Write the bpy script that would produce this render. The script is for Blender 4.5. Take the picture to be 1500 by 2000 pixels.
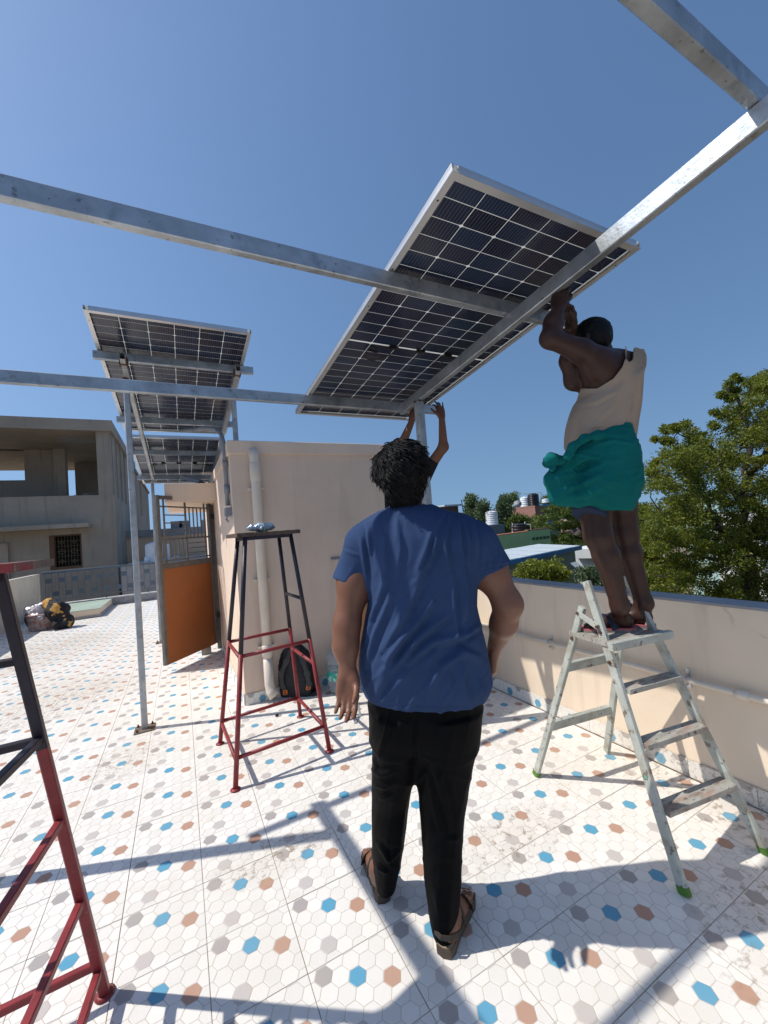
import bpy, bmesh, math, random
import numpy as np
from mathutils import Vector, Matrix
random.seed(7)
RNG = np.random.default_rng(7)
for o in list(bpy.data.objects):
    bpy.data.objects.remove(o)
SC = bpy.context.scene
COL = SC.collection

# ------------------------------------------------------------------ camera, sky, sun, exposure
T = 0.305                                   # floor tile pitch in metres (one foot)
FPX = 783.1                                 # focal length in pixels of a 1500 px wide frame
CAMZ = 1.519

def _rod(w):
    t = np.linalg.norm(w); k = w / t
    K = np.array([[0, -k[2], k[1]], [k[2], 0, -k[0]], [-k[1], k[0], 0]])
    return np.eye(3) + np.sin(t) * K + (1 - np.cos(t)) * K @ K
RC = _rod(np.array([1.47988729, -0.42005426, 0.313462689]))   # world -> camera (right, down, forward)
CAM = np.array([0, 0, CAMZ])
cam_data = bpy.data.cameras.new("camera")
cam = bpy.data.objects.new("camera", cam_data)
COL.objects.link(cam)
Mx = Matrix(((RC[0][0], -RC[1][0], -RC[2][0], 0), (RC[0][1], -RC[1][1], -RC[2][1], 0), (RC[0][2], -RC[1][2], -RC[2][2], CAMZ), (0, 0, 0, 1)))
cam.matrix_world = Mx
cam_data.sensor_fit = 'HORIZONTAL'; cam_data.sensor_width = 36
cam_data.lens = 36 * FPX / 1500
cam_data.clip_start = 0.03; cam_data.clip_end = 3000
SC.camera = cam

SUN_AZ, SUN_EL = math.radians(158), math.radians(53.5)         # where the sun stands, from +X counter-clockwise
SUN_DIR = Vector((math.cos(SUN_AZ) * math.cos(SUN_EL), math.sin(SUN_AZ) * math.cos(SUN_EL), math.sin(SUN_EL)))
world = bpy.data.worlds.new("World"); SC.world = world; world.use_nodes = True
wn = world.node_tree.nodes; wl = world.node_tree.links
for n in list(wn): wn.remove(n)
sky = wn.new('ShaderNodeTexSky'); sky.sky_type = 'NISHITA'; sky.sun_disc = False
sky.sun_elevation = SUN_EL; sky.sun_rotation = math.radians(90) - SUN_AZ
sky.air_density = 1.6; sky.dust_density = 1.3; sky.ozone_density = 8.5; sky.altitude = 0
bg = wn.new('ShaderNodeBackground'); bg.inputs['Strength'].default_value = 0.122
wo = wn.new('ShaderNodeOutputWorld')
# the lookup direction is lifted a little so the horizon band stays as blue and calm as in the photograph, all the way round
wg = wn.new('ShaderNodeTexCoord'); wsep = wn.new('ShaderNodeSeparateXYZ'); wl.new(wg.outputs['Generated'], wsep.inputs[0])
wmx = wn.new('ShaderNodeMath'); wmx.operation = 'MAXIMUM'; wmx.inputs[1].default_value = 0; wl.new(wsep.outputs[2], wmx.inputs[0])
wma = wn.new('ShaderNodeMath'); wma.operation = 'MULTIPLY_ADD'; wma.inputs[1].default_value = 0.77; wma.inputs[2].default_value = 0.23; wl.new(wmx.outputs[0], wma.inputs[0])
wcb = wn.new('ShaderNodeCombineXYZ'); wl.new(wsep.outputs[0], wcb.inputs[0]); wl.new(wsep.outputs[1], wcb.inputs[1]); wl.new(wma.outputs[0], wcb.inputs[2])
wvn = wn.new('ShaderNodeVectorMath'); wvn.operation = 'NORMALIZE'; wl.new(wcb.outputs[0], wvn.inputs[0]); wl.new(wvn.outputs[0], sky.inputs[0])
wl.new(sky.outputs[0], bg.inputs[0]); wl.new(bg.outputs[0], wo.inputs[0])
sl = bpy.data.lights.new("sun", 'SUN'); sl.energy = 4.2; sl.angle = math.radians(0.55); sl.color = (1.0, 0.955, 0.88)
so = bpy.data.objects.new("sun", sl); COL.objects.link(so)
so.rotation_euler = SUN_DIR.to_track_quat('Z', 'Y').to_euler()
SC.view_settings.view_transform = 'Standard'; SC.view_settings.look = 'None'
SC.view_settings.exposure = 0.0; SC.view_settings.gamma = 1.0; SC.view_settings.use_curve_mapping = False
SC.cycles.max_bounces = 8; SC.cycles.transparent_max_bounces = 12

# ------------------------------------------------------------------ survey helpers: points read off the photograph, put at real distances
def ray(x, y):
    return RC.T @ np.array([(x - 750) / FPX, (y - 1000) / FPX, 1.0])
def W(x, y, d):      # the point d metres ahead of the lens along its axis
    return Vector(CAM + ray(x, y) * d)
def G(x, y, z=0.0):
    r = ray(x, y); return Vector(CAM + r * (z - CAM[2]) / r[2])
def onY(x, y, Y):
    r = ray(x, y); return Vector(CAM + r * Y / r[1])
def onX(x, y, X):
    r = ray(x, y); return Vector(CAM + r * X / r[0])
def toL(p):          # world -> camera-aligned metres (right, forward, up)
    c = RC @ (np.array(p) - CAM); return np.array([c[0], c[2], -c[1]])
def fromL(v):        # the same back, for arrays
    v = np.asarray(v, float); c = np.stack([v[..., 0], -v[..., 2], v[..., 1]], -1)
    return c @ RC + CAM
def PL(x, y, d):     # pixel + distance -> camera-aligned metres
    return np.array([(x - 750) / FPX * d, d, -(y - 1000) / FPX * d])

# ------------------------------------------------------------------ materials
MATS = {}
def mat(name, col, rough=0.6, metal=0.0, var=0.12, vscale=6.0, bump=0.0, bscale=60.0, coord='Object', col2=None,
        spots=None, trans=0.0, spec=0.5, alpha=1.0, transmission=0.0, ior=1.45, stretch=None, detail=4.0, coat=0.0, streak=None, cracks=None):
    if name in MATS: return MATS[name]
    m = bpy.data.materials.new(name); m.use_nodes = True
    nt = m.node_tree; N = nt.nodes; L = nt.links
    b = N['Principled BSDF']
    b.inputs['Roughness'].default_value = rough; b.inputs['Metallic'].default_value = metal
    b.inputs['Specular IOR Level'].default_value = spec
    b.inputs['Transmission Weight'].default_value = transmission; b.inputs['IOR'].default_value = ior
    b.inputs['Coat Weight'].default_value = coat
    if coord == 'World':
        tc = N.new('ShaderNodeNewGeometry'); src = tc.outputs['Position']
    else:
        tc = N.new('ShaderNodeTexCoord'); src = tc.outputs['Object']
    if stretch:
        mp = N.new('ShaderNodeMapping'); mp.inputs['Scale'].default_value = stretch; L.new(src, mp.inputs[0]); src = mp.outputs[0]
    def noise(scale, det=detail, rg=0.55):
        n = N.new('ShaderNodeTexNoise'); n.inputs['Scale'].default_value = scale; n.inputs['Detail'].default_value = det
        n.inputs['Roughness'].default_value = rg; L.new(src, n.inputs['Vector']); return n.outputs['Fac']
    def ramp(inp, p0, p1, c0, c1):
        r = N.new('ShaderNodeValToRGB'); L.new(inp, r.inputs[0])
        r.color_ramp.elements[0].position = p0; r.color_ramp.elements[1].position = p1
        r.color_ramp.elements[0].color = (*c0, 1); r.color_ramp.elements[1].color = (*c1, 1); return r.outputs[0]
    def mix(f, a, c):
        x = N.new('ShaderNodeMix'); x.data_type = 'RGBA'
        if isinstance(f, float): x.inputs[0].default_value = f
        else: L.new(f, x.inputs[0])
        L.new(a, x.inputs[6])
        if isinstance(c, tuple): x.inputs[7].default_value = (*c, 1)
        else: L.new(c, x.inputs[7])
        return x.outputs[2]
    lo = tuple(c * (1 - var) for c in col); hi = tuple(min(1, c * (1 + var)) for c in (col2 or col))
    out = ramp(noise(vscale), 0.3, 0.7, lo, hi)
    for s in (spots or []):        # (scale, threshold, softness, colour)
        f = noise(s[0], 5.0, 0.6)
        mk = ramp(f, s[1], min(1, s[1] + s[2]), (0, 0, 0), (1, 1, 1))
        out = mix(mk, out, s[3])
    if streak:                     # rain streaks running down: (colour, amount)
        sm = N.new('ShaderNodeMapping'); sm.inputs['Scale'].default_value = (1, 1, .10); L.new(src, sm.inputs[0])
        sn = N.new('ShaderNodeTexNoise'); sn.inputs['Scale'].default_value = 9; sn.inputs['Detail'].default_value = 5; L.new(sm.outputs[0], sn.inputs['Vector'])
        mk = ramp(sn.outputs['Fac'], .54, .74, (0, 0, 0), (streak[1],) * 3); out = mix(mk, out, streak[0])
    if cracks:                     # hairline cracks: (scale, colour)
        nz = N.new('ShaderNodeTexNoise'); nz.inputs['Scale'].default_value = 2.2; nz.inputs['Detail'].default_value = 6; L.new(src, nz.inputs['Vector'])
        va = N.new('ShaderNodeMixRGB'); va.blend_type = 'ADD'; va.inputs[0].default_value = .55; L.new(src, va.inputs[1]); L.new(nz.outputs['Color'], va.inputs[2])
        vo = N.new('ShaderNodeTexVoronoi'); vo.feature = 'DISTANCE_TO_EDGE'; vo.inputs['Scale'].default_value = cracks[0]; L.new(va.outputs[0], vo.inputs['Vector'])
        lt = ramp(vo.outputs['Distance'], .0025, .0065, (1, 1, 1), (0, 0, 0)); gt = ramp(noise(1.1), .50, .58, (0, 0, 0), (1, 1, 1))
        mu = N.new('ShaderNodeMixRGB'); mu.blend_type = 'MULTIPLY'; mu.inputs[0].default_value = 1; L.new(lt, mu.inputs[1]); L.new(gt, mu.inputs[2])
        out = mix(mu.outputs[0], out, cracks[1])
    L.new(out, b.inputs['Base Color'])
    if bump:
        bp = N.new('ShaderNodeBump'); bp.inputs['Strength'].default_value = 1.0; bp.inputs['Distance'].default_value = bump
        L.new(noise(bscale, 5.0, 0.6), bp.inputs['Height']); L.new(bp.outputs[0], b.inputs['Normal'])
    if trans:
        t = N.new('ShaderNodeBsdfTranslucent'); L.new(out, t.inputs[0])
        ms = N.new('ShaderNodeMixShader'); ms.inputs[0].default_value = trans
        L.new(b.outputs[0], ms.inputs[1]); L.new(t.outputs[0], ms.inputs[2])
        L.new(ms.outputs[0], N['Material Output'].inputs[0])
    if alpha < 1: b.inputs['Alpha'].default_value = alpha
    MATS[name] = m
    return m

GALV = mat('galvanised_steel', (0.40, 0.43, 0.455), 0.40, 0.72, 0.28, 7, 0.0008, 70, spots=[(9, .56, .14, (.26, .29, .31)), (30, .62, .08, (.22, .21, .20)), (70, .66, .06, (.14, .12, .10))], stretch=(1, 1, 1))
GALVD = mat('weathered_galvanised_steel', (0.40, 0.42, 0.43), 0.5, 0.6, 0.25, 7, 0.0006, 90, spots=[(20, .6, .1, (.25, .22, .19))])
RUST = mat('rusty_weld', (0.10, 0.05, 0.03), 0.9, 0.1, 0.4, 60, 0.002, 200)
ALU = mat('anodised_aluminium', (0.62, 0.62, 0.62), 0.38, 0.7, 0.06, 8)
BEIGE = mat('beige_wall_paint', (0.78, 0.61, 0.475), 0.85, 0, 0.07, 1.6, 0.0012, 34, coord='World',
            spots=[(0.9, .56, .25, (.68, .51, .38)), (7, .72, .06, (.42, .34, .29)), (38, .735, .03, (.36, .28, .24))], streak=((.62, .475, .365), .4))
PCREAM = mat('cream_parapet_paint', (0.78, 0.64, 0.49), 0.85, 0, 0.07, 1.3, 0.0012, 30, coord='World',
             spots=[(1.1, .58, .25, (.64, .52, .42)), (9, .73, .05, (.42, .34, .28))], streak=((.54, .43, .33), .55), cracks=(.9, (.50, .40, .31)))
CEMENT = mat('smooth_cement_capping', (0.30, 0.29, 0.29), 0.8, 0, 0.14, 3, 0.001, 60, coord='World', spots=[(11, .68, .06, (.16, .15, .15))])
GREYCON = mat('bare_cement_render', (0.36, 0.305, 0.24), 0.92, 0, 0.20, 0.5, 0.006, 9, coord='World',
              spots=[(0.28, .50, .25, (.30, .275, .245)), (1.9, .62, .2, (.46, .40, .33)), (6, .66, .1, (.22, .205, .18))], streak=((.22, .20, .175), .7))
REDP = mat('red_oxide_paint', (0.24, 0.028, 0.03), 0.45, 0, 0.2, 18, 0.0004, 120, spots=[(26, .64, .08, (.33, .10, .09)), (70, .70, .04, (.42, .30, .27))])
BLACKP = mat('black_purple_paint', (0.020, 0.016, 0.026), 0.42, 0, 0.3, 20, 0.0004, 120, spots=[(60, .69, .04, (.12, .09, .09))])
LADP = mat('chipped_pale_green_paint', (0.44, 0.455, 0.405), 0.6, 0.1, 0.16, 9, 0.0010, 70,
           spots=[(11, .52, .16, (.33, .30, .235)), (24, .60, .06, (.19, .145, .11)), (60, .64, .04, (.12, .09, .07)), (8, .68, .06, (.48, .26, .22)), (12, .70, .05, (.14, .40, .32))])
GREENR = mat('green_rubber_foot', (0.08, 0.19, 0.025), 0.6, 0, 0.2, 30)
TREAD = mat('worn_tread_paint', (0.36, 0.345, 0.30), 0.7, 0, .2, 10, .0015, 60, spots=[(9, .50, .12, (.27, .21, .17)), (6, .60, .12, (.40, .24, .20)), (26, .60, .05, (.10, .075, .06))], stretch=(1, 3, 1))
WOOD = mat('weathered_plank', (0.10, 0.07, 0.055), 0.85, 0, 0.35, 10, 0.002, 40, stretch=(1, 9, 1), spots=[(25, .66, .08, (.25, .18, .14))])
WOODR = mat('plank_splashed_with_red_paint', (0.17, 0.12, 0.10), 0.85, 0, 0.35, 12, 0.002, 40, spots=[(9, .5, .05, (.28, .05, .05)), (30, .62, .05, (.35, .27, .22))])
ORANGE = mat('orange_sheet_metal_paint', (0.32, 0.105, 0.030), 0.5, 0, 0.08, 3, 0.0003, 120, spots=[(22, .72, .03, (.10, .03, .01)), (3, .62, .2, (.36, .10, .02))])
GATEP = mat('grey_gate_paint', (0.145, 0.135, 0.125), 0.5, 0.2, 0.2, 12, spots=[(30, .66, .06, (.30, .28, .26))])
PVC = mat('cream_pipe', (0.70, 0.62, 0.52), 0.4, 0, 0.06, 5)
PVCG = mat('grey_conduit', (0.25, 0.26, 0.28), 0.45, 0, 0.1, 6)
RAILP = mat('blue_grey_railing_paint', (0.12, 0.145, 0.175), 0.45, 0.3, 0.1, 6)
MARBLE = mat('rough_grey_granite', (0.33, 0.32, 0.32), 0.7, 0, 0.25, 12, 0.002, 50)
SAGE = mat('pale_green_slab_paint', (0.36, 0.44, 0.36), 0.7, 0, 0.12, 2, spots=[(5, .66, .08, (.26, .30, .25))])
BLACK = mat('black_plastic', (0.012, 0.012, 0.013), 0.45, 0, 0.2, 20)
WHITEP = mat('white_tank_plastic', (0.72, 0.73, 0.74), 0.5, 0, 0.05, 4)

# ------------------------------------------------------------------ object helpers
def tag(o, label=None, cat=None, group=None, kind=None):
    if label: o['label'] = label
    if cat: o['category'] = cat
    if group: o['group'] = group
    if kind: o['kind'] = kind
    return o
def empty(name, loc=(0, 0, 0), label=None, cat=None, group=None, rz=0.0):
    o = bpy.data.objects.new(name, None); o.location = Vector(loc); o.rotation_euler = (0, 0, rz)
    o.empty_display_size = 0.1; COL.objects.link(o)
    return tag(o, label, cat, group)
def link(name, me, mats, parent=None, world=True, smooth=False):
    o = bpy.data.objects.new(name, me); COL.objects.link(o)
    if mats is not None:
        for m in (mats if isinstance(mats, (list, tuple)) else [mats]): me.materials.append(m)
    if smooth:
        me.polygons.foreach_set('use_smooth', [True] * len(me.polygons)); me.update()
    if parent:
        o.parent = parent
        if world:          # geometry is in world coordinates: undo what the parents add
            mm = Matrix.Identity(4); q = parent; ch = []
            while q: ch.append(q); q = q.parent
            for q in reversed(ch): mm = mm @ q.matrix_parent_inverse @ q.matrix_basis
            o.matrix_parent_inverse = mm.inverted()
    return o
class MB:
    """collects verts and faces for one mesh"""
    def __init__(s): s.v = []; s.f = []; s.mi = []
    def add(s, vs, fs, mi=0):
        k = len(s.v); s.v += [tuple(v) for v in vs]; s.f += [tuple(i + k for i in f) for f in fs]; s.mi += [mi] * len(fs); return s
    def box(s, a, b, mi=0, fr=None):
        x0, y0, z0 = a; x1, y1, z1 = b
        vs = [(x0, y0, z0), (x1, y0, z0), (x1, y1, z0), (x0, y1, z0), (x0, y0, z1), (x1, y0, z1), (x1, y1, z1), (x0, y1, z1)]
        if fr is not None: vs = [fr @ Vector(v) for v in vs]
        return s.add(vs, [(0, 3, 2, 1), (4, 5, 6, 7), (0, 1, 5, 4), (1, 2, 6, 5), (2, 3, 7, 6), (3, 0, 4, 7)], mi)
    def bar(s, p, q, w, h=None, up=(0, 0, 1), mi=0, ch=0.0):
        """rectangular bar from p to q; ch chamfers the long edges"""
        h = h or w; p = Vector(p); q = Vector(q); d = (q - p).normalized(); up = Vector(up)
        if abs(d.dot(up)) > .98: up = Vector((1, 0, 0))
        x = d.cross(up).normalized(); y = x.cross(d).normalized()
        c = ch or min(w, h) * .12; a = w / 2; b = h / 2
        pr = [(-a + c, -b), (a - c, -b), (a, -b + c), (a, b - c), (a - c, b), (-a + c, b), (-a, b - c), (-a, -b + c)]
        vs = [p + x * u + y * v for u, v in pr] + [q + x * u + y * v for u, v in pr]
        n = 8
        return s.add(vs, [(i, (i + 1) % n, n + (i + 1) % n, n + i) for i in range(n)] + [tuple(range(n - 1, -1, -1)), tuple(range(n, 2 * n))], mi)
    def hollow(s, p, q, w, h, up=(0, 0, 1), t=.003, mi=0):
        """open rectangular tube, walls t thick"""
        p = Vector(p); q = Vector(q); d = (q - p).normalized(); up = Vector(up)
        if abs(d.dot(up)) > .98: up = Vector((1, 0, 0))
        x = d.cross(up).normalized(); y = x.cross(d).normalized(); a = w / 2; b = h / 2; c = .004
        def ring(a, b, c): return [(-a + c, -b), (a - c, -b), (a, -b + c), (a, b - c), (a - c, b), (-a + c, b), (-a, b - c), (-a, -b + c)]
        O = ring(a, b, c); I = ring(a - t, b - t, c * .5); n = 8
        vs = [p + x * u + y * v for u, v in O] + [q + x * u + y * v for u, v in O] + [p + x * u + y * v for u, v in I] + [q + x * u + y * v for u, v in I]
        fs = []
        for i in range(n):
            j = (i + 1) % n
            fs += [(i, j, n + j, n + i), (2 * n + i, 3 * n + i, 3 * n + j, 2 * n + j), (i, 2 * n + i, 2 * n + j, j), (n + i, n + j, 3 * n + j, 3 * n + i)]
        return s.add(vs, fs, mi)
    def tube(s, pts, r, n=10, mi=0, cap=True):
        pts = [Vector(p) for p in pts]; m = len(pts); rs = r if isinstance(r, (list, tuple)) else [r] * m
        k = len(s.v); prev = None
        for i, p in enumerate(pts):
            d = (pts[min(i + 1, m - 1)] - pts[max(i - 1, 0)]).normalized()
            if prev is None:
                u = Vector((0, 0, 1)) if abs(d.z) < .9 else Vector((1, 0, 0)); x = d.cross(u).normalized()
            else: x = (prev - d * prev.dot(d)).normalized()
            prev = x; y = d.cross(x)
            s.v += [tuple(p + (x * math.cos(2 * math.pi * j / n) + y * math.sin(2 * math.pi * j / n)) * rs[i]) for j in range(n)]
        for i in range(m - 1):
            for j in range(n):
                s.f.append((k + i * n + j, k + i * n + (j + 1) % n, k + (i + 1) * n + (j + 1) % n, k + (i + 1) * n + j)); s.mi.append(mi)
        if cap:
            s.f.append(tuple(k + j for j in range(n - 1, -1, -1))); s.mi.append(mi)
            s.f.append(tuple(k + (m - 1) * n + j for j in range(n))); s.mi.append(mi)
        return s
    def lathe(s, c, prof, n=24, mi=0, axis=None):
        k = len(s.v); c = Vector(c)
        fr = Matrix.Identity(3) if axis is None else Vector(axis).to_track_quat('Z', 'Y').to_matrix()
        for (r, z) in prof:
            for j in range(n):
                s.v.append(tuple(c + fr @ Vector((r * math.cos(2 * math.pi * j / n), r * math.sin(2 * math.pi * j / n), z))))
        for i in range(len(prof) - 1):
            for j in range(n):
                s.f.append((k + i * n + j, k + i * n + (j + 1) % n, k + (i + 1) * n + (j + 1) % n, k + (i + 1) * n + j)); s.mi.append(mi)
        s.f.append(tuple(k + j for j in range(n - 1, -1, -1))); s.mi.append(mi)
        s.f.append(tuple(k + (len(prof) - 1) * n + j for j in range(n))); s.mi.append(mi)
        return s
    def prism(s, poly, dz, mi=0):
        """poly: list of 3D points, extruded by vector dz"""
        n = len(poly); dz = Vector(dz); poly = [Vector(p) for p in poly]
        return s.add(poly + [p + dz for p in poly], [tuple(range(n - 1, -1, -1)), tuple(range(n, 2 * n))] + [(i, (i + 1) % n, n + (i + 1) % n, n + i) for i in range(n)], mi)
    def mesh(s, name):
        me = bpy.data.meshes.new(name); me.from_pydata(s.v, [], s.f)
        if any(s.mi): me.polygons.foreach_set('material_index', s.mi)
        bm = bmesh.new(); bm.from_mesh(me); bmesh.ops.recalc_face_normals(bm, faces=bm.faces); bm.to_mesh(me); bm.free()
        me.update(); return me
    def build(s, name, mats, parent=None, smooth=False, label=None, cat=None, group=None, kind=None):
        o = link(name, s.mesh(name), mats, parent, True, smooth)
        return tag(o, label, cat, group, kind)
def inst(o, parent=None, loc=None):
    c = o.copy(); COL.objects.link(c)
    if parent is not None: c.parent = parent
    if loc is not None: c.location = loc
    return c
def shade_auto(o, ang=40):
    me = o.data; me.polygons.foreach_set('use_smooth', [True] * len(me.polygons))
    me.set_sharp_from_angle(angle=math.radians(ang)); me.update()
# ------------------------------------------------------------------ floor of ceramic tiles with raised hexagons
def tile_material(name, col, dirt=1.0):
    m = bpy.data.materials.new(name); m.use_nodes = True; nt = m.node_tree; N = nt.nodes; L = nt.links
    b = N['Principled BSDF']; b.inputs['Roughness'].default_value = 0.5; b.inputs['Specular IOR Level'].default_value = 0.35
    g = N.new('ShaderNodeNewGeometry')
    def noise(s, det=5, rough=.6):
        n = N.new('ShaderNodeTexNoise'); n.inputs['Scale'].default_value = s; n.inputs['Detail'].default_value = det
        n.inputs['Roughness'].default_value = rough; L.new(g.outputs['Position'], n.inputs['Vector']); return n.outputs['Fac']
    def ramp(i, a, b_, c0, c1):
        r = N.new('ShaderNodeValToRGB'); L.new(i, r.inputs[0]); e = r.color_ramp.elements
        e[0].position = a; e[1].position = b_; e[0].color = (*c0, 1); e[1].color = (*c1, 1); return r.outputs[0]
    def mix(f, a, c):
        x = N.new('ShaderNodeMix'); x.data_type = 'RGBA'; L.new(f, x.inputs[0]) if not isinstance(f, float) else setattr(x.inputs[0], 'default_value', f)
        L.new(a, x.inputs[6]); x.inputs[7].default_value = (*c, 1); return x.outputs[2]
    out = ramp(g.outputs['Random Per Island'], 0, 1, tuple(c * .94 for c in col), tuple(min(1, c * 1.04) for c in col))
    def mul(a, b_, op='MULTIPLY'):
        x = N.new('ShaderNodeMath'); x.operation = op
        for i, q in enumerate((a, b_)):
            if isinstance(q, (int, float)): x.inputs[i].default_value = q
            else: L.new(q, x.inputs[i])
        return x.outputs[0]
    # broad dusty film, blotches, and fine specks of dried soil
    film = ramp(noise(.9), .42, .72, (0, 0, 0), (1, 1, 1))
    out = mix(mul(film, .38 * dirt), out, (.60, .50, .38))
    bl = ramp(noise(3.1, 7, .65), .60, .72, (0, 0, 0), (1, 1, 1))
    out = mix(mul(bl, .30 * dirt), out, (.52, .40, .28))
    # muddy places: near the left post, along the right-hand parapet corner, beside the stair room; mid-floor ellipses are just browner and speckled
    sep = N.new('ShaderNodeSeparateXYZ'); L.new(g.outputs['Position'], sep.inputs[0])
    def blob(cx, cy, rx, ry):
        dx = mul(mul(sep.outputs[0], cx, 'SUBTRACT'), 1 / rx); dy = mul(mul(sep.outputs[1], cy, 'SUBTRACT'), 1 / ry)
        d = mul(mul(dx, dx), mul(dy, dy), 'ADD'); r = N.new('ShaderNodeMapRange'); L.new(d, r.inputs[0])
        r.inputs[1].default_value = 0; r.inputs[2].default_value = 1; r.inputs[3].default_value = 1; r.inputs[4].default_value = 0; return r.outputs[0]
    near = None
    for bb in [(-.42, 3.55, .34, .34), (1.95, .72, .55, .32), (2.35, 1.0, .25, 1.0), (.35, 2.05, .35, .16), (-1.2, 5.4, .9, .8), (-1.9, 8.3, 1.1, 1.5), (1.35, 1.55, .4, .2)]:
        q = blob(*bb); near = q if near is None else mul(near, q, 'MAXIMUM')
    speck = ramp(noise(26, 6, .7), .54, .60, (0, 0, 0), (1, 1, 1))
    brown_specks = mul(mul(speck, near), .75 * dirt)
    out = mix(brown_specks, out, (.20, .135, .085))
    haze = mul(near, .22 * dirt); out = mix(haze, out, (.50, .40, .28))
    sp2 = ramp(noise(60, 4, .6), .70, .73, (0, 0, 0), (1, 1, 1)); out = mix(mul(sp2, .35 * dirt), out, (.30, .22, .15))
    L.new(out, b.inputs['Base Color'])
    bp = N.new('ShaderNodeBump'); bp.inputs['Distance'].default_value = .0004; L.new(noise(70, 4), bp.inputs['Height']); L.new(bp.outputs[0], b.inputs['Normal'])
    return m
TM = [tile_material('tile_joint_body', (.60, .54, .47), .8), tile_material('white_hexagon_glaze', (.81, .78, .73)),
      tile_material('grey_hexagon_glaze', (.40, .37, .36)), tile_material('blue_hexagon_glaze', (.10, .34, .50), .5),
      tile_material('brown_hexagon_glaze', (.46, .27, .195), .7), tile_material('light_grey_hexagon_glaze', (.56, .52, .50))]

def clip(poly, ax, val, keep_less):
    out = []
    for i in range(len(poly)):
        p, q = poly[i], poly[(i + 1) % len(poly)]
        ip = (p[ax] <= val) == keep_less; iq = (q[ax] <= val) == keep_less
        if ip: out.append(p)
        if ip != iq:
            t = (val - p[ax]) / (q[ax] - p[ax]); out.append((p[0] + t * (q[0] - p[0]), p[1] + t * (q[1] - p[1])))
    return out
def hexes(u0=0.0, v0=0.0, u1=1.0, v1=1.0, gap=.0075, edge=.0048):
    """hexagons of one tile clipped to a window: list of (polygon in tile units, material slot)"""
    res = []
    for k in range(-1, 7):
        for j in range(-1, 7):
            cu = .15 + k / 6; cv = .115 + .2 * j + (.1 if k % 2 else 0)
            a = 1 / 9 - gap * .58; h = .1 - gap / 2
            p = [(cu + a, cv), (cu + a / 2, cv + h), (cu - a / 2, cv + h), (cu - a, cv), (cu - a / 2, cv - h), (cu + a / 2, cv - h)]
            for ax, val, less in ((0, u0 + edge, False), (0, u1 - edge, True), (1, v0 + edge, False), (1, v1 - edge, True)):
                if p: p = clip(p, ax, val, less)
            if len(p) < 3: continue
            area = abs(sum(p[i][0] * p[(i + 1) % len(p)][1] - p[(i + 1) % len(p)][0] * p[i][1] for i in range(len(p)))) / 2
            if area < .0006: continue
            s = {(0, 0): 2, (2, 1): 3, (4, 2): 4, (1, 3): 5}.get((k, j), 1)
            if s == 1 and False: pass
            res.append((p, s))
    return res
HX = hexes()
def tile_geo(fn, hx, u0=0., v0=0., u1=1., v1=1., flip=False):
    """verts/faces/slots; fn maps (u, v, height) to a point"""
    V = []; F = []; S = []
    e = .0028
    c = [(u0 + e, v0 + e), (u1 - e, v0 + e), (u1 - e, v1 - e), (u0 + e, v1 - e)]
    V += [fn(*p, -.009) for p in c] + [fn(*p, -.0007) for p in c]
    F += [(4, 5, 6, 7), (0, 1, 5, 4), (1, 2, 6, 5), (2, 3, 7, 6), (3, 0, 4, 7)]; S += [0] * 5
    for p, s in hx:
        k = len(V); n = len(p)
        cu = sum(q[0] for q in p) / n; cv = sum(q[1] for q in p) / n
        V += [fn(q[0], q[1], -.0008) for q in p] + [fn(cu + (q[0] - cu) * .965, cv + (q[1] - cv) * .965, 0.0) for q in p]
        F.append(tuple(k + n + i for i in range(n))); S.append(s)
        for i in range(n): F.append((k + i, k + (i + 1) % n, k + n + (i + 1) % n, k + n + i)); S.append(s)
    return V, F, S
def tile_mesh(name, V, F, S):
    me = bpy.data.meshes.new(name); me.from_pydata([tuple(v) for v in V], [], F)
    for m in TM: me.materials.append(m)
    me.polygons.foreach_set('material_index', S)
    bm = bmesh.new(); bm.from_mesh(me); bmesh.ops.recalc_face_normals(bm, faces=bm.faces)
    bm.to_mesh(me); bm.free(); me.update(); return me
U0, V0 = .96487, 5.82795                                  # grid position of the lens above the floor
RX0, RX1, RY0, RY1 = -3.3, 2.47, -2.4, 13.45              # the terrace
floor = MB().box((RX0 - .2, RY0 - .2, -.30), (RX1 + .12, RY1 + .3, -.0125)).build('terrace_floor', mat('tile_bed_mortar', (.36, .27, .20), .9), kind='structure')
V, F, S = tile_geo(lambda u, v, h: (u * T, -v * T, h), HX); TILE = tile_mesh('tile', V, F, S)
cells = []
for i in range(int(math.floor(RX0 / T + U0)), int(math.ceil(RX1 / T + U0))):
    for j in range(int(math.floor(V0 - RY1 / T)) , int(math.ceil(V0 - RY0 / T))):
        x = (i - U0) * T; y = (V0 - j) * T                 # world corner of tile (i, j); it spans x..x+T, y-T..y
        if x + T > RX1 + .16 or x < RX0 - .2 or y > RY1 + .1: continue
        if x > .46 and y - T > 3.98 and y < 8.6: continue
        cx, cy = x + T / 2, y - T / 2
        dep = cx * RC[2][0] + cy * RC[2][1]; lat = cx * RC[0][0] + cy * RC[0][1]
        vis = dep > .75 and abs(lat / max(dep, .1)) < 1.05
        cells.append((0 if vis else 1, math.hypot(cx, cy), x, y))
cells.sort()
rest = []
for n, (_, _, x, y) in enumerate(cells):
    dz = random.uniform(-.0005, .0005)
    if n < 300:
        o = bpy.data.objects.new('tile', TILE); COL.objects.link(o); o.parent = floor
        o.location = (x + random.uniform(-.0004, .0004), y + random.uniform(-.0004, .0004), dz)
    else: rest.append((x, y, dz))
nv = len(V); VV = []; FF = []; SS = []
for q, (x, y, dz) in enumerate(rest):
    VV += [(v[0] + x, v[1] + y, v[2] + dz) for v in V]; FF += [tuple(i + q * nv for i in f) for f in F]; SS += S
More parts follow.
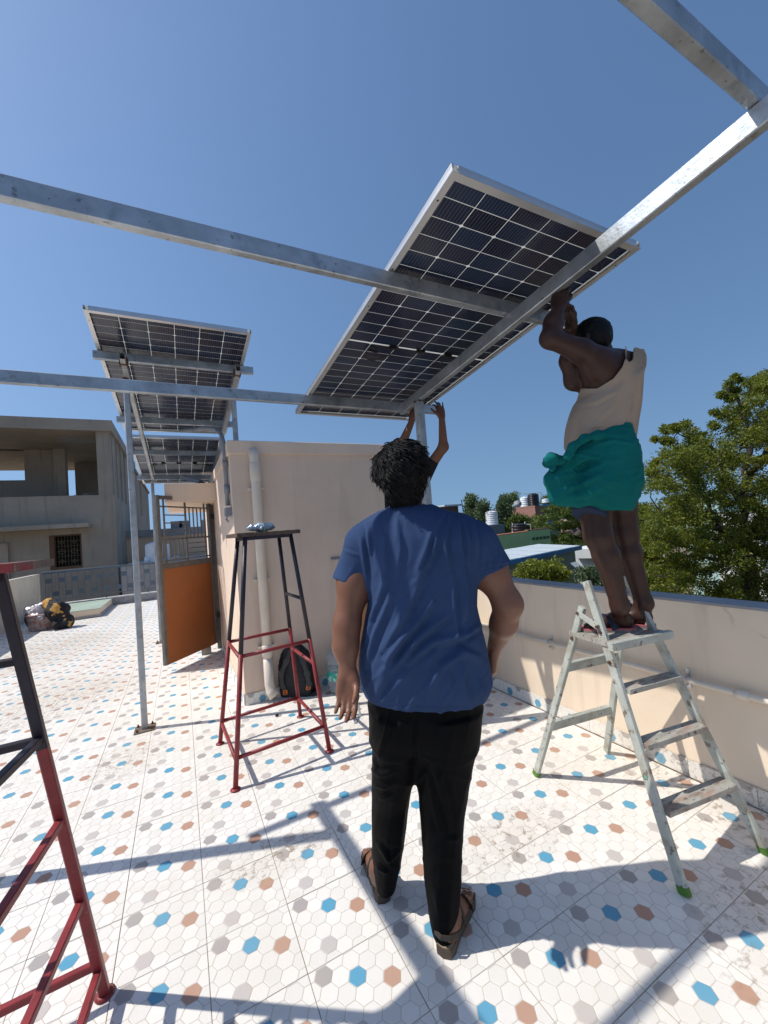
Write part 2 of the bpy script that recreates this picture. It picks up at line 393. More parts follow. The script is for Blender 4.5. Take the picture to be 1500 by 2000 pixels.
o = bpy.data.objects.new('tile_field', tile_mesh('tile_field', VV, FF, SS)); COL.objects.link(o); o.parent = floor; o['kind'] = 'stuff'

# ------------------------------------------------------------------ ground far below
gm = mat('dusty_ground', (.20, .16, .11), .95, 0, .25, .05, coord='World')
MB().box((-500, -500, -7.6), (700, 900, -7.0)).build('ground', gm, kind='structure')

# ------------------------------------------------------------------ stair room on the terrace
SXL, SXR, SY0, SY1, SH = .456, 2.40, 3.97, 8.4, 2.46
room = empty('stair_room', (SXL, SY0, 0), 'beige painted stair room with flat roof edge band behind the red and black stand', 'building')
def wall_with_hole(mb, x, y0, y1, z1, th, hy0, hy1, hz):
    mb.box((x, y0, 0), (x + th, hy0, z1)); mb.box((x, hy1, 0), (x + th, y1, z1)); mb.box((x, hy0, hz), (x + th, hy1, z1))
w = MB(); w.box((SXL, SY0, 0), (SXR, SY0 + .2, SH - .13)); w.build('front_wall', BEIGE, room)
w = MB(); wall_with_hole(w, SXL, SY0 + .2, SY1, SH - .13, .2, 6.32, 7.2, 2.06); w.build('side_wall', BEIGE, room)
w = MB(); w.box((SXL + .2, SY1 - .2, 0), (SXR, SY1, SH - .13)); w.box((SXR - .2, SY0 + .2, 0), (SXR, SY1 - .2, SH - .13)); w.build('rear_wall', BEIGE, room)
w = MB(); w.box((SXL - .02, SY0 - .02, SH - .13), (SXR + .02, SY1 + .02, SH)); rf = w.build('roof_edge_band', BEIGE, room)
bev = rf.modifiers.new('b', 'BEVEL'); bev.width = .008; bev.segments = 2
w = MB(); w.box((SXL - .60, 5.72, 2.07), (SXL - .001, 7.9, 2.30)); sh = w.build('door_canopy', BEIGE, room)
w = MB(); w.box((SXL + .3, 6.2, .002), (SXR - .3, 8, .05)); w.build('threshold', MARBLE, room)
# skirting tiles with the same hexagons, stood on edge
SKH = hexes(0, .10, 1, .43)
def skirt(parent, fn, n):
    V2, F2, S2 = tile_geo(fn, SKH, 0, .10, 1, .43)
    me = tile_mesh('skirting_tile', V2, F2, S2)
    return me
me = skirt(room, lambda u, v, h: (u * T, -.009 - h, (.43 - v) * T), 0)
for k in range(6):
    o = bpy.data.objects.new('skirting_tile', me); COL.objects.link(o); o.parent = room; o.location = (k * T + .004, -.0015, 0)
me = skirt(room, lambda u, v, h: (-.009 - h, u * T, (.43 - v) * T), 0)
for k in range(7):
    o = bpy.data.objects.new('skirting_tile', me); COL.objects.link(o); o.parent = room; o.location = (-.0015, k * T + .004, 0)

# ------------------------------------------------------------------ right-hand parapet with its pipe
par = empty('parapet_wall', (RX1, 0, 0), 'long beige rendered parapet with grey cement top behind the stepladder', 'wall')
MB().box((RX1, -2.4, -.3), (RX1 + .14, 13.7, .978)).build('wall_face', PCREAM, par)
c = MB().box((RX1 - .004, -2.4, .978), (RX1 + .15, 13.7, .992)).build('capping', CEMENT, par)
MB().box((RX1 + .141, -2.4, -7), (RX1 + .30, 13.7, .90)).build('outer_face', GREYCON, par)
me = skirt(par, lambda u, v, h: (-.009 - h, u * T, (.43 - v) * T), 0)
for k in range(-4, 13):
    o = bpy.data.objects.new('skirting_tile', me); COL.objects.link(o); o.parent = par; o.location = (-.0015, k * T + .11, 0)
pz = .556; px_ = RX1 - .034
pipe = empty('wall_pipe', (px_, 0, pz), 'thin cream water pipe clamped along the long beige parapet', 'pipe')
MB().tube([(px_, -2.3, pz - .01), (px_, 3.85, pz + .012)], .017, 14).build('pipe_run', PVC, pipe, True)
for y in (-.6, 1.0, 2.55):
    MB().tube([(px_, y, pz), (px_, y + .06, pz)], .0225, 14).build('coupling', PVC, pipe, True)
for y in (.05, 1.28, 2.2, 3.2):
    m = MB(); m.tube([(px_ + .03 * math.cos(a), y, pz + .030 * math.sin(a)) for a in np.linspace(.9, 5.4, 10)], .005, 6)
    m.box((px_ + .026, y - .010, pz - .05), (px_ + .0335, y + .010, pz + .055)); m.tube([(px_ + .022, y, pz + .042), (px_ + .034, y, pz + .042)], .006, 8)
    m.build('clamp', ALU, pipe)

# ------------------------------------------------------------------ left parapet, far kerb with railing, green-topped hatch
lp = empty('left_parapet_wall', (RX0, 8, 0), 'low beige parapet along the left edge of the terrace beside the bundle', 'wall')
MB().box((RX0 - .14, 2.0, -.3), (RX0, 13.45, 1.03)).build('wall_face', PCREAM, lp)
MB().box((RX0 - .15, 2.0, 1.03), (RX0 + .006, 13.456, 1.045)).build('capping', mat('pale_capping', (.5, .45, .4), .8), lp)
kb = empty('kerb_wall', (-1.5, 13.55, 0), 'low rough grey kerb under the far metal railing', 'kerb')
MB().box((RX0, 13.45, -.3), (2.47, 13.72, .20)).build('kerb_body', MARBLE, kb)
MB().box((RX0 + .004, 13.44, .20), (2.466, 13.73, .215)).build('kerb_top', mat('pale_kerb_top', (.55, .54, .53), .6), kb)
rl = empty('metal_railing', (-1.5, 13.58, .215), 'blue-grey metal railing with square plates on the kerb before the cement building', 'railing')
ry = 13.58
MB().bar((RX0 + .02, ry, 1.05), (2.44, ry, 1.05), .05, .06).build('top_rail', RAILP, rl)
MB().bar((RX0 + .02, ry, .33), (2.44, ry, .33), .025, .02).build('bottom_rail', RAILP, rl)
n = 0; x = RX0 + .08
bar_me = MB().bar((0, 0, .325), (0, 0, 1.03), .014, .014).mesh('baluster'); bar_me.materials.append(RAILP)
pl_me = MB().box((.012, -.004, 0), (.128, .004, .125)).mesh('square_plate'); pl_me.materials.append(RAILP)
while x < .7:
    o = bpy.data.objects.new('baluster', bar_me); COL.objects.link(o); o.parent = rl; o.matrix_parent_inverse = Matrix.Translation((1.5, -13.58, -.215)); o.location = (x, ry, 0)
    o = bpy.data.objects.new('square_plate', pl_me); COL.objects.link(o); o.parent = rl; o.matrix_parent_inverse = Matrix.Translation((1.5, -13.58, -.215)); o.location = (x, ry, .77 if n % 2 == 0 else .42)
    x += .14; n += 1
for x in (-3.2, -1.9, -.9, .3):
    MB().bar((x, ry, .21), (x, ry, .335), .02).build('foot', RAILP, rl)
ha = empty('roof_hatch', (-2.2, 11.5, 0), 'low raised slab with pale green top beside the far railing', 'hatch')
MB().box((-3.0, 11.42, 0), (-1.72, 13.3, .06)).build('plinth', MARBLE, ha)
MB().box((-2.97, 11.44, .06), (-1.75, 13.3, .185)).build('slab_edge', PCREAM, ha)
MB().box((-2.98, 11.43, .185), (-1.74, 13.31, .20)).build('slab_top', SAGE, ha)

# ------------------------------------------------------------------ pipes on the stair room
dp = empty('drain_pipe', (.665, SY0 - .06, 0), 'cream drain pipe running down the front wall of the stair room', 'pipe')
xx, yy = .668, SY0 - .056
MB().tube([(xx, SY0 + .02, 2.335), (xx, SY0 - .02, 2.342), (xx, yy, 2.325), (xx, yy, 2.28), (xx, yy, .18)], [.05, .05, .05, .046, .043], 20).build('pipe_run', PVC, dp, True)
MB().lathe((xx, yy, 2.06), [(.047, 0), (.051, .004), (.051, .17), (.047, .175)], 20).build('socket', PVC, dp, True)
MB().lathe((xx, yy, .42), [(.045, 0), (.05, .004), (.05, .10), (.045, .105)], 20).build('socket', PVC, dp, True)
MB().tube([(xx, yy, .40), (xx, yy, .16), (xx + .01, yy - .015, .10), (xx + .03, yy - .05, .055)], [.046, .046, .048, .048], 20).build('outlet', PVC, dp, True)
for z in (1.98, 1.12, .5):
    MB().box((xx - .072, SY0 - .07, z), (xx + .072, SY0 - .001, z + .016)).build('bracket', PVC, dp)
cd = empty('conduit', (SXL - .03, 4.12, 1.8), 'grey conduit pipe bending off the stair room corner up to the solar panels', 'pipe')
cx = SXL - .028
cp = [(cx, 4.13, 1.86), (cx, 4.13, 2.30), (cx, 4.14, 2.47), (cx - .015, 4.18, 2.57), (cx - .05, 4.30, 2.65), (cx - .12, 4.47, 2.70), (cx - .23, 4.70, 2.74), (cx - .36, 4.92, 2.78)]
MB().tube(cp, .021, 14).build('pipe_run', PVCG, cd, True)
MB().tube([cp[1], (cx, 4.13, 2.24)], .026, 14).build('coupling', PVCG, cd, True)
MB().tube([(cx, 4.13, 2.06), (cx, 4.13, 1.98)], .026, 14).build('coupling', PVCG, cd, True)
MB().tube([cp[5], cp[6]], .026, 14).build('coupling', PVCG, cd, True)
jb = empty('junction_box', (SXL - .03, 4.13, 1.76), 'small grey junction box with short wires under the conduit', 'junction box')
m = MB().box((SXL - .055, 4.05, 1.755), (SXL - .001, 4.21, 1.835)).build('box', PVCG, jb)
for q in range(4):
    MB().tube([(SXL - .03, 4.07 + .035 * q, 1.76), (SXL - .05, 4.07 + .04 * q, 1.73), (SXL - .03, 4.06 + .045 * q, 1.70)], .004, 5).build('wire', PVCG, jb)
fl = empty('lamp_fitting', (.02, 5.0, 2.70), 'small grey lamp fitting hanging under the far solar panel by the canopy', 'lamp')
a_, b_ = W(357, 932, 6.0), W(392, 941, 5.9)
MB().bar(a_, b_, .10, .06).build('lamp_body', PVCG, fl)
MB().tube([b_, W(405, 946, 5.9), W(415, 952, 5.9)], .012, 8).build('arm', BLACK, fl)

# ------------------------------------------------------------------ gate with orange sheet, standing open
g0 = Vector((.40, 6.255, 0)); g1 = Vector((-.244, 5.547, 0)); gd = (g1 - g0); GL = gd.length; gd.normalize(); gn = Vector((-gd.y, gd.x, 0))
gate = empty('open_gate', g0, 'open grey steel gate with an orange sheet below and a barred grille above', 'gate')
def gp(u, z, n=0.0): return g0 + gd * u + Vector((0, 0, z)) + gn * n       # u from hinge to free end
def gbar(name, u0, z0, u1, z1, w, t=.03):
    up = gn
    return MB().bar(gp(u0, z0), gp(u1, z1), t, w, up=(gd if abs(u1 - u0) < 1e-6 else (0, 0, 1)) ).build(name, GATEP, gate)
gbar('stile', GL - .025, .10, GL - .025, 2.14, .05, .045); gbar('stile', .025, .10, .025, 2.14, .05, .045)
gbar('top_rail', .05, 2.117, GL - .05, 2.117, .046, .042)
gbar('upper_rail', .05, 2.005, GL - .05, 2.005, .018, .018); gbar('middle_rail', .05, 1.60, GL - .05, 1.60, .022, .02)
gbar('lower_rail', .05, 1.335, GL - .05, 1.335, .018, .018); gbar('lock_rail', .05, 1.27, GL - .05, 1.27, .07, .042)
MB().box((.045, -.002, .09), (GL - .045, .002, 1.25), fr=Matrix.Translation(g0) @ Matrix(((gd.x, gn.x, 0, 0), (gd.y, gn.y, 0, 0), (0, 0, 1, 0), (0, 0, 0, 1)))).build('orange_sheet', ORANGE, gate)
um = GL * .5
gbar('bar', GL - .12, 1.30, GL - .12, 2.10, .02, .018); gbar('bar', um, 1.30, um, 2.10, .022, .02); gbar('bar', .12, 1.30, .12, 2.10, .02, .018)
for z in (1.70, 1.80, 1.90): gbar('bar', um, z, GL - .12, z, .014, .014)
for k in range(1, 5): gbar('bar', .12 + (um - .12) * k / 5, 1.61, .12 + (um - .12) * k / 5, 2.0, .014, .014)
for k in range(1, 5): gbar('bar', um + (GL - .12 - um) * k / 5, 1.34, um + (GL - .12 - um) * k / 5, 1.59, .014, .014)
for z in (1.40, 1.465, 1.53): gbar('bar', .12, z, um, z, .012, .012)
for z in (.45, 1.85): MB().box((-.03, -.02, z), (.03, .02, z + .07), fr=Matrix.Translation(g0 + Vector((.02, -.01, 0)))).build('hinge', BLACK, gate)
gpst = empty('gate_post', (.435, 6.30, 0), 'dark steel gate post fixed against the stair room side wall', 'post')
MB().bar((.425, 6.30, 0), (.425, 6.30, 2.06), .055, .055).build('post', GATEP, gpst)
bk = empty('door_stop_block', (.30, 6.08, 0), 'small grey block wedging the foot of the orange gate', 'block')
q = G(405, 1277)
MB().box((q.x - .07, q.y - .04, 0.002), (q.x + .05, q.y + .05, .09)).build('block', GREYCON, bk)
for k in range(3): MB().tube([(q.x - .05 + .035 * k, q.y, .085), (q.x - .05 + .035 * k, q.y + .01, .13)], .005, 6).build('prong', ALU, bk)
# ------------------------------------------------------------------ steel frame and solar panels
def beam(name, p, q, w, h, label, group, mats=GALV, up=(0, 0, 1), seam=True):
    o = MB().hollow(p, q, w, h, up).build(name, mats)
    # origin to one end so the object has a place of its own
    tag(o, label, 'steel beam', group)
    return o
def weld(p, parent, r=.03):
    m = MB()
    for k in range(7):
        a = random.uniform(0, 6.28); c = Vector(p) + Vector((math.cos(a) * r, math.sin(a) * r, random.uniform(-.006, .006)))
        m.lathe(c - Vector((0, 0, .008)), [(.003, 0), (.010, .004), (.011, .010), (.004, .016)], 6)
    m.build('weld', RUST, parent, True)
def base_plate(x, y, parent, s=.075, z=0.001):
    m = MB().box((x - s, y - s, z), (x + s, y + s, z + .008)); m.build('base_plate', mat('rusty_base_plate', (.17, .13, .10), .8, .2, .3, 20), parent)
    for dx in (-1, 1):
        for dy in (-1, 1):
            MB().lathe((x + dx * s * .7, y + dy * s * .7, z + .008), [(.010, 0), (.010, .010), (.006, .012), (.006, .022)], 6).build('bolt', RUST, parent)
RT = math.tan(.097)
def zA(y): return 2.779 - RT * (y - 1.082)            # underside of the right-hand panel row
def onA(x, y, dz=0):
    r = ray(x, y); s = (2.779 + dz + RT * 1.082 - CAM[2]) / (r[2] + RT * r[1]); return Vector(CAM + r * s)
XLr, XRr = -1.08, onA(1158, 470, -.08).x               # rafter lines
yp1, yp2, yp3 = onA(400, 435).y, onA(300, 744).y, onA(1400, 70).y
PW, PH = .036, .078
for y, xe, lab in ((yp1, 2.125, 'galvanised cross beam passing over the middle of the frame under the big solar panel'),
                   (yp2, 2.15, 'galvanised cross beam carrying the lower end of the big solar panel, its end held by raised hands'),
                   (yp3, 2.15, 'galvanised cross beam crossing the top right corner of the sky')):
    zt = zA(y + PW / 2) - .002
    beam('cross_beam', (-1.5, y + PW / 2, zt - PH / 2), (xe, y + PW / 2, zt - PH / 2), PW, PH, lab, 'galvanised beams of the near frame')
def rafter(x, y0, y1, zf, w, h, lab, grp):
    return beam('sloping_beam', (x, y0, zf(y0) - .083 - h / 2), (x, y1, zf(y1) - .083 - h / 2), w, h, lab, grp)
ye = onA(772, 800, -.12).y
rafter(XRr + .022, .22, ye, zA, .044, .078, 'bright sloping beam on the right under the cross beams, over the raised worker', 'galvanised beams of the near frame')
rafter(XLr, .22, 3.0, zA, .044, .078, 'sloping galvanised beam at the left end of the near frame', 'galvanised beams of the near frame')
def post(name, x, y, z0, z1, w, lab, grp, plate=True):
    t = empty(name, (x, y, z0), lab, 'post', grp)
    MB().bar((x, y, z0), (x, y, z1), w, w, ch=.006).build('upright', GALVD, t)
    if plate: base_plate(x, y, t, z=z0 + .001)
    weld((x, y, z1), t, w * .6)
    return t
pr = onA(818, 786, -.165)
post('steel_post', XRr + .022, pr.y, 0, zA(pr.y) - .163, .060, 'galvanised post rising behind the head of the man in the blue shirt', 'posts of the near frame')
post('steel_post', XLr, 2.72, 0, zA(2.72) - .163, .06, 'galvanised post at the left end of the near frame', 'posts of the near frame')
post('steel_post', XRr + .022, .34, 0, zA(.34) - .163, .06, 'galvanised post by the parapet under the near end of the sloping beam', 'posts of the near frame')
post('steel_post', XLr, .34, 0, zA(.34) - .163, .06, 'galvanised post at the near left corner of the frame', 'posts of the near frame')

# -- a solar panel seen from beneath: frame rails, back sheet, 144 half cells, junction boxes and leads
CELL = bpy.data.materials.new('solar_cell'); CELL.use_nodes = True
_n = CELL.node_tree.nodes; _l = CELL.node_tree.links; _b = _n['Principled BSDF']
_tc = _n.new('ShaderNodeTexCoord'); _sp = _n.new('ShaderNodeSeparateXYZ'); _l.new(_tc.outputs['Object'], _sp.inputs[0])
_m1 = _n.new('ShaderNodeMath'); _m1.operation = 'MULTIPLY'; _m1.inputs[1].default_value = 1 / .0165; _l.new(_sp.outputs[0], _m1.inputs[0])
_m2 = _n.new('ShaderNodeMath'); _m2.operation = 'FRACT'; _l.new(_m1.outputs[0], _m2.inputs[0])
_m3 = _n.new('ShaderNodeMath'); _m3.operation = 'COMPARE'; _m3.inputs[1].default_value = .5; _m3.inputs[2].default_value = .055; _l.new(_m2.outputs[0], _m3.inputs[0])
_oi = _n.new('ShaderNodeObjectInfo'); _rp = _n.new('ShaderNodeValToRGB'); _l.new(_oi.outputs['Random'], _rp.inputs[0])
_e = _rp.color_ramp.elements; _e[0].color = (.009, .012, .028, 1); _e[1].color = (.026, .020, .032, 1); _x = _rp.color_ramp.elements.new(.5); _x.color = (.012, .024, .056, 1)
_mx = _n.new('ShaderNodeMix'); _mx.data_type = 'RGBA'; _l.new(_m3.outputs[0], _mx.inputs[0]); _l.new(_rp.outputs[0], _mx.inputs[6]); _mx.inputs[7].default_value = (.085, .10, .15, 1)
_l.new(_mx.outputs[2], _b.inputs['Base Color']); _b.inputs['Roughness'].default_value = .22; _b.inputs['Specular IOR Level'].default_value = .45
SHEET = mat('white_back_sheet', (.75, .75, .72), .35, 0, .02, 4, trans=.6)
cw, chh = .1785, .0890
def cell_mesh():
    a, b, c, t = cw / 2, chh / 2, .010, .0008
    pr = [(-a + c, -b), (a - c, -b), (a, -b + c * .6), (a, b), (-a, b), (-a, -b + c * .6)]
    return MB().prism([(x, y, 0) for x, y in pr], (0, 0, -t)).mesh('cell')
CM = cell_mesh(); CM.materials.append(CELL)
def panel(org, pitch, label, group):
    """org: near-left lower corner, the long side runs away and down by pitch"""
    Wp, Lp, Hp = 1.134, 2.279, .035
    t = bpy.data.objects.new('solar_module', None); COL.objects.link(t); t.location = Vector(org); t.rotation_euler = (-pitch, 0, 0); t.empty_display_size = .1
    tag(t, label, 'solar panel', group)
    def part(mb, name, m, sm=False):
        o = bpy.data.objects.new(name, mb.mesh(name)); COL.objects.link(o); o.parent = t; o.data.materials.append(m); return o
    lip = .030; th = .0022
    def rail(a, b, inw):       # outer wall plus lower lip and upper lip
        m = MB(); a = Vector(a); b = Vector(b); i = Vector(inw)
        for (o0, o1, z0, z1) in ((0, th, 0, Hp), (0, lip, -.0004, th), (0, .010, Hp - th, Hp + .0004), (0, .010, Hp - .012, Hp - .010)):
            P = [a + i * o0, b + i * o0, b + i * o1, a + i * o1]
            m.prism([p + Vector((0, 0, z0)) for p in P], (0, 0, z1 - z0))
        return m
    part(rail((0, 0, 0), (0, Lp, 0), (1, 0, 0)), 'frame_rail', ALU); part(rail((Wp, 0, 0), (Wp, Lp, 0), (-1, 0, 0)), 'frame_rail', ALU)
    part(rail((.0305, .0002, .0002), (Wp - .0305, .0002, .0002), (0, 1, 0)), 'frame_rail', ALU); part(rail((.0305, Lp - .0002, .0002), (Wp - .0305, Lp - .0002, .0002), (0, -1, 0)), 'frame_rail', ALU)
    for y in (0.12, .5, .78, 1.5, 1.78, 2.16):
        for x, s in ((.016, 1), (Wp - .016, 1)):
            part(MB().lathe((x, y, -.0008), [(.0045, 0), (.0045, .0003)], 8), 'fixing_hole', BLACK)
    part(MB().box((.003, .003, Hp - .0095), (Wp - .003, Lp - .003, Hp - .0035)), 'back_sheet', SHEET)
    z = Hp - .0098
    px, py, mid = .1826, .0925, .012
    x0 = (Wp - 6 * px) / 2 + px / 2; y0 = (Lp - 24 * py - mid) / 2 + py / 2
    for r in range(24):
        for c_ in range(6):
            o = bpy.data.objects.new('cell', CM); COL.objects.link(o); o.parent = t
            o.location = (x0 + c_ * px, y0 + r * py + (mid if r > 11 else 0), z)
            if r % 2: o.rotation_euler = (0, 0, math.pi)
    ym = Lp / 2
    for k, x in enumerate((.36, .567, .79)):
        j = part(MB().box((x - .032, ym - .012, z - .016), (x + .032, ym + .012, z - .001)), 'junction_box', BLACK)
    for x, s in ((.36, -1), (.79, 1)):
        pts = [(x + .14 * s * q, ym, z - .016) for q in (0, .2)]
        loop = [(x + s * (.10 + .085 * math.cos(a)) - s*.02, ym + .075 + .085 * math.sin(a), z - .020 - .004 * math.sin(a * 2)) for a in np.linspace(-1.8, 6.0, 26)]
        part(MB().tube([(x, ym, z - .014)] + loop, .0032, 6), 'lead', BLACK)
        part(MB().bar(loop[-1], (loop[-1][0] + .075, loop[-1][1] + .012, loop[-1][2]), .012, .012), 'plug', BLACK)
    return t
panel((.941, 1.082, 2.781), .097, 'large solar panel tilted overhead, one worker fixing its edge', 'solar panels on the steel frames')
RB = math.tan(.1235)
def zB(y): return 3.209 - RB * (y - 3.338)
def onB(x, y, dz=0):
    r = ray(x, y); s = (3.209 + dz + RB * 3.338 - CAM[2]) / (r[2] + RB * r[1]); return Vector(CAM + r * s)
panel((-.520, 3.338, 3.211), .1235, 'nearer of the two small looking solar panels above the left terrace', 'solar panels on the steel frames')
panel((-.520, 3.338 + 2.262 + .20, zB(3.338 + 2.262 + .20)), .1235, 'farther of the two solar panels above the left terrace, over the gate', 'solar panels on the steel frames')
for (x, y), (x2, y2), lab in (((180, 681), (494, 711), 'highest cross beam under the nearer left solar panel'), ((227, 811), (440, 822), 'cross beam under the lower end of the nearer left solar panel'),
                   ((250, 877), (425, 884), 'cross beam under the upper end of the farther left solar panel'), ((268, 928), (408, 934), 'lowest cross beam under the farther left solar panel')):
    q = onB(x, y); zt = zB(q.y + .02) - .002
    beam('cross_beam', (q.x, q.y + .02, zt - .035), (.70, q.y + .02, zt - .035), .038, .07, lab, 'galvanised beams of the far frame')
xl, xr = -.335, .545
for x, lab in ((xl, 'sloping beam under the left side of the far solar panels'), (xr, 'sloping beam under the far solar panels beside the stair room')):
    beam('sloping_beam', (x, 3.70, zB(3.70) - .075 - .03), (x, 7.55, zB(7.55) - .075 - .03), .04, .06, lab, 'galvanised beams of the far frame', GALVD)
for x, y in ((xl, 3.80), (xr, 3.80)):
    o = MB().box((x - .03, y - .03, zB(y) - .135), (x + .03, y + .03, zB(y) - .075)).build('clamp', RUST); tag(o, 'rusty clamp where the %s sloping beam meets the highest left cross beam' % ('left' if x < 0 else 'right'), 'clamp', 'rusty clamps on the far frame')
post('steel_post', -.345, 4.031, 0, zB(4.03) - .135, .046, 'slim galvanised post on the open floor left of the orange gate', 'posts of the far frame')
post('steel_post', -.349, 7.38, 0, zB(7.38) - .135, .046, 'slim galvanised post just behind the free edge of the orange gate', 'posts of the far frame')
post('steel_post', xr, 4.15, SH, zB(4.15) - .135, .046, 'short galvanised post standing on the stair room roof', 'posts of the far frame')
post('steel_post', xr, 7.38, SH, zB(7.38) - .135, .046, 'short galvanised post at the back of the stair room roof', 'posts of the far frame')
# ------------------------------------------------------------------ stepladder
LA0 = Vector((1.679, .969, 0)); LE = Vector((.481, -.076, 0)).normalized(); LN = Vector((-LE.y, LE.x, 0))
def lad(e, n, z): return LA0 + LE * e + LN * n + Vector((0, 0, z))
ld = empty('stepladder', lad(.24, .4, 0), 'paint-splashed pale green wooden stepladder with a man standing on its top step', 'stepladder')
def fl_(z): return lad(.085 * z, .378 * z, z)
def fr_(z): return lad(.487 - .108 * z, .378 * z, z)
def rl_(z): return lad(-.021 + .105 * z, .845 - .362 * z, z)
def rr_(z): return lad(.514 - .125 * z, .845 - .362 * z, z)
for fn, nm, zt, w in ((fl_, 'front_stile', 1.165, .042), (fr_, 'front_stile', 1.165, .042)):
    MB().bar(fn(.012), fn(zt), .023, w, up=LN, ch=.003).build(nm, LADP, ld)
for fn in (rl_, rr_):
    MB().bar(fn(.012), fn(1.03), .023, .038, up=LN, ch=.003).build('rear_leg', LADP, ld)
for fn in (fl_, fr_, rl_):
    p = fn(.0); q = fn(.026)
    MB().bar(p + Vector((0, 0, .001)), q, .029, .047, up=LN, ch=.006).build('rubber_foot', GREENR, ld)
def slat(a, b, d, t, nm, m=LADP, tilt=0.0):
    """flat board from a to b, d deep along LN, t thick"""
    n = LN * (d / 2); up = Vector((0, 0, t))
    P = [a - n, b - n, b + n, a + n]
    return MB().prism(P, up).build(nm, m, ld)
for z in (.245, .468, .675):
    slat(fl_(z) + LE * .014, fr_(z) - LE * .014, .070, .022, 'tread', TREAD)
slat(lad(.055, .415, .872), lad(.415, .415, .872), .27, .024, 'platform', TREAD)
slat(lad(.040, .275, .864), lad(.43, .275, .864), .03, .036, 'platform_edge')
for z in (.30, .665):
    slat(rl_(z) + LE * .014, rr_(z) - LE * .014, .030, .045, 'rear_rung')
for s, ff, rf_ in ((-1, fl_, rl_), (1, fr_, rr_)):
    a = rf_(1.0) + LE * s * .020; b = ff(.955) + LE * s * .020
    o = MB().bar(a, b, .006, .03, up=(0, 0, 1)).build('hinge_link', LADP, ld)
    for p in (a, b): MB().tube([p + LE * s * .002, p + LE * s * .009], .008, 10).build('hinge_bolt', RUST, ld)
for fn, zs, s in ((fl_, (.80, .93), -1), (rl_, (.86,), -1)):
    for z in zs: MB().tube([fn(z) + LE * s * .013, fn(z) + LE * s * .020], .009, 10).build('bolt', RUST, ld)

# ------------------------------------------------------------------ the two tall stands
def near_z(f, t, px):
    """height on the leg f->t that comes nearest to an observed point"""
    r = ray(*px); best = None
    for k in range(401):
        p = f + (t - f) * (k / 400); c = RC @ (np.array(p) - CAM)
        e = math.hypot(750 + FPX * c[0] / c[2] - px[0], 1000 + FPX * c[1] / c[2] - px[1])
        if best is None or e < best[0]: best = (e, p.z)
    return best[1]
def leg_at(f, t, z): return f + (t - f) * ((z - f.z) / (t.z - f.z))
def stand(lab, feet, tops, zred, rungs, plank, wood, square=False):
    """feet/tops: rear-left, front-left, rear-right, front-right; rungs: (leg a, leg b, z)"""
    c = sum(feet, Vector()) / 4
    t = empty('tall_stand', c, lab, 'stand')
    for f, tp in zip(feet, tops):
        mid = leg_at(f, tp, zred)
        d = (tp - f).normalized()
        m = MB()
        if square: m.bar(f + Vector((0, 0, .004)), mid, .030, .030, up=(0, 1, 0)); m.bar(mid, tp, .0296, .0296, up=(0, 1, 0), mi=1)
        else: m.tube([f + Vector((0, 0, .004)), mid], .0155, 12); m.tube([mid, tp], .0152, 12, mi=1)
        o = m.build('leg', [REDP, BLACKP], t, not square)
        MB().lathe(f + Vector((0, 0, .001)), [(.030, 0), (.031, .005), (.017, .011)], 14).build('foot_disc', REDP, t, True)
    for a, b, z, *mm in rungs:
        pa = leg_at(feet[a], tops[a], z); pb = leg_at(feet[b], tops[b], z if len(mm) < 2 else mm[1])
        d = (pb - pa).normalized()
        m = mm[0] if mm else REDP
        mb = MB().bar(pa + d * .012, pb - d * .012, .024, .024) if square else MB().tube([pa + d * .010, pb - d * .010], .0125, 10)
        mb.build('rung', m, t, not square)
    zt = tops[0].z
    o4 = [tops[i] for i in (0, 2, 3, 1)]
    for i in range(4):
        MB().bar(o4[i] - Vector((0, 0, .012)), o4[(i + 1) % 4] - Vector((0, 0, .012)), .025, .025).build('top_rail', BLACKP, t)
    # irregular plank
    (p0, p1, hw, th) = plank
    d = (p1 - p0); L_ = d.length; d.normalize(); nn = Vector((-d.y, d.x, 0)).normalized()
    loopA = []; loopB = []; N_ = 14
    for k in range(N_ + 1):
        s = k / N_; wob = random.uniform(-.012, .012)
        loopA.append(p0 + d * L_ * s - nn * (hw + wob) + Vector((0, 0, random.uniform(-.002, .002))))
        loopB.append(p0 + d * L_ * s + nn * (hw + random.uniform(-.012, .012)))
    MB().prism(loopA + loopB[::-1], (0, 0, th)).build('plank', wood, t)
    for k in range(4):
        q = p0 + d * L_ * random.uniform(.2, .9) - nn * hw * .7
        MB().tube([q + Vector((0, 0, .002)), q - Vector((.004, .004, .022))], [.004, .002], 5).build('nail', RUST, t)
    return t
F1 = [G(430, 1453), G(460, 1543), G(587, 1400.5), G(644, 1468)]
T1 = [onY(465, 1058, 3.23), onY(479.5, 1058, 2.95), onY(545, 1055, 3.27), onY(568, 1054, 2.99)]
zt = onY(452, 1051, 3.09).z - .001
for p in T1: p.z = zt
zz = lambda x, y: (400 + x * .3, 1000 + y * .3)
hz = lambda i, x, y: near_z(F1[i], T1[i], zz(x, y))
zr = hz(0, 155, 845)
stand('tall red and black steel stand carrying a foil packet, before the stair room', F1, T1, zr + .015,
      [(0, 2, zr), (1, 3, (hz(1, 232, 940) + hz(3, 675, 840)) / 2), (0, 1, zr - .01), (2, 3, hz(2, 570, 885)), (0, 2, hz(0, 118, 1360)), (1, 3, (hz(1, 205, 1600) + hz(3, 775, 1395)) / 2),
       (0, 1, hz(0, 120, 1375)), (2, 3, hz(2, 607, 1215)), (2, 3, hz(2, 520, 530), BLACKP)],
      (onY(452, 1051, 3.09), onY(572, 1042.5, 3.14), .165, .028), WOOD)
plank_top_z = onY(520, 1046, 3.1).z
sx, sy = G(205, 1943).x, G(205, 1943).y
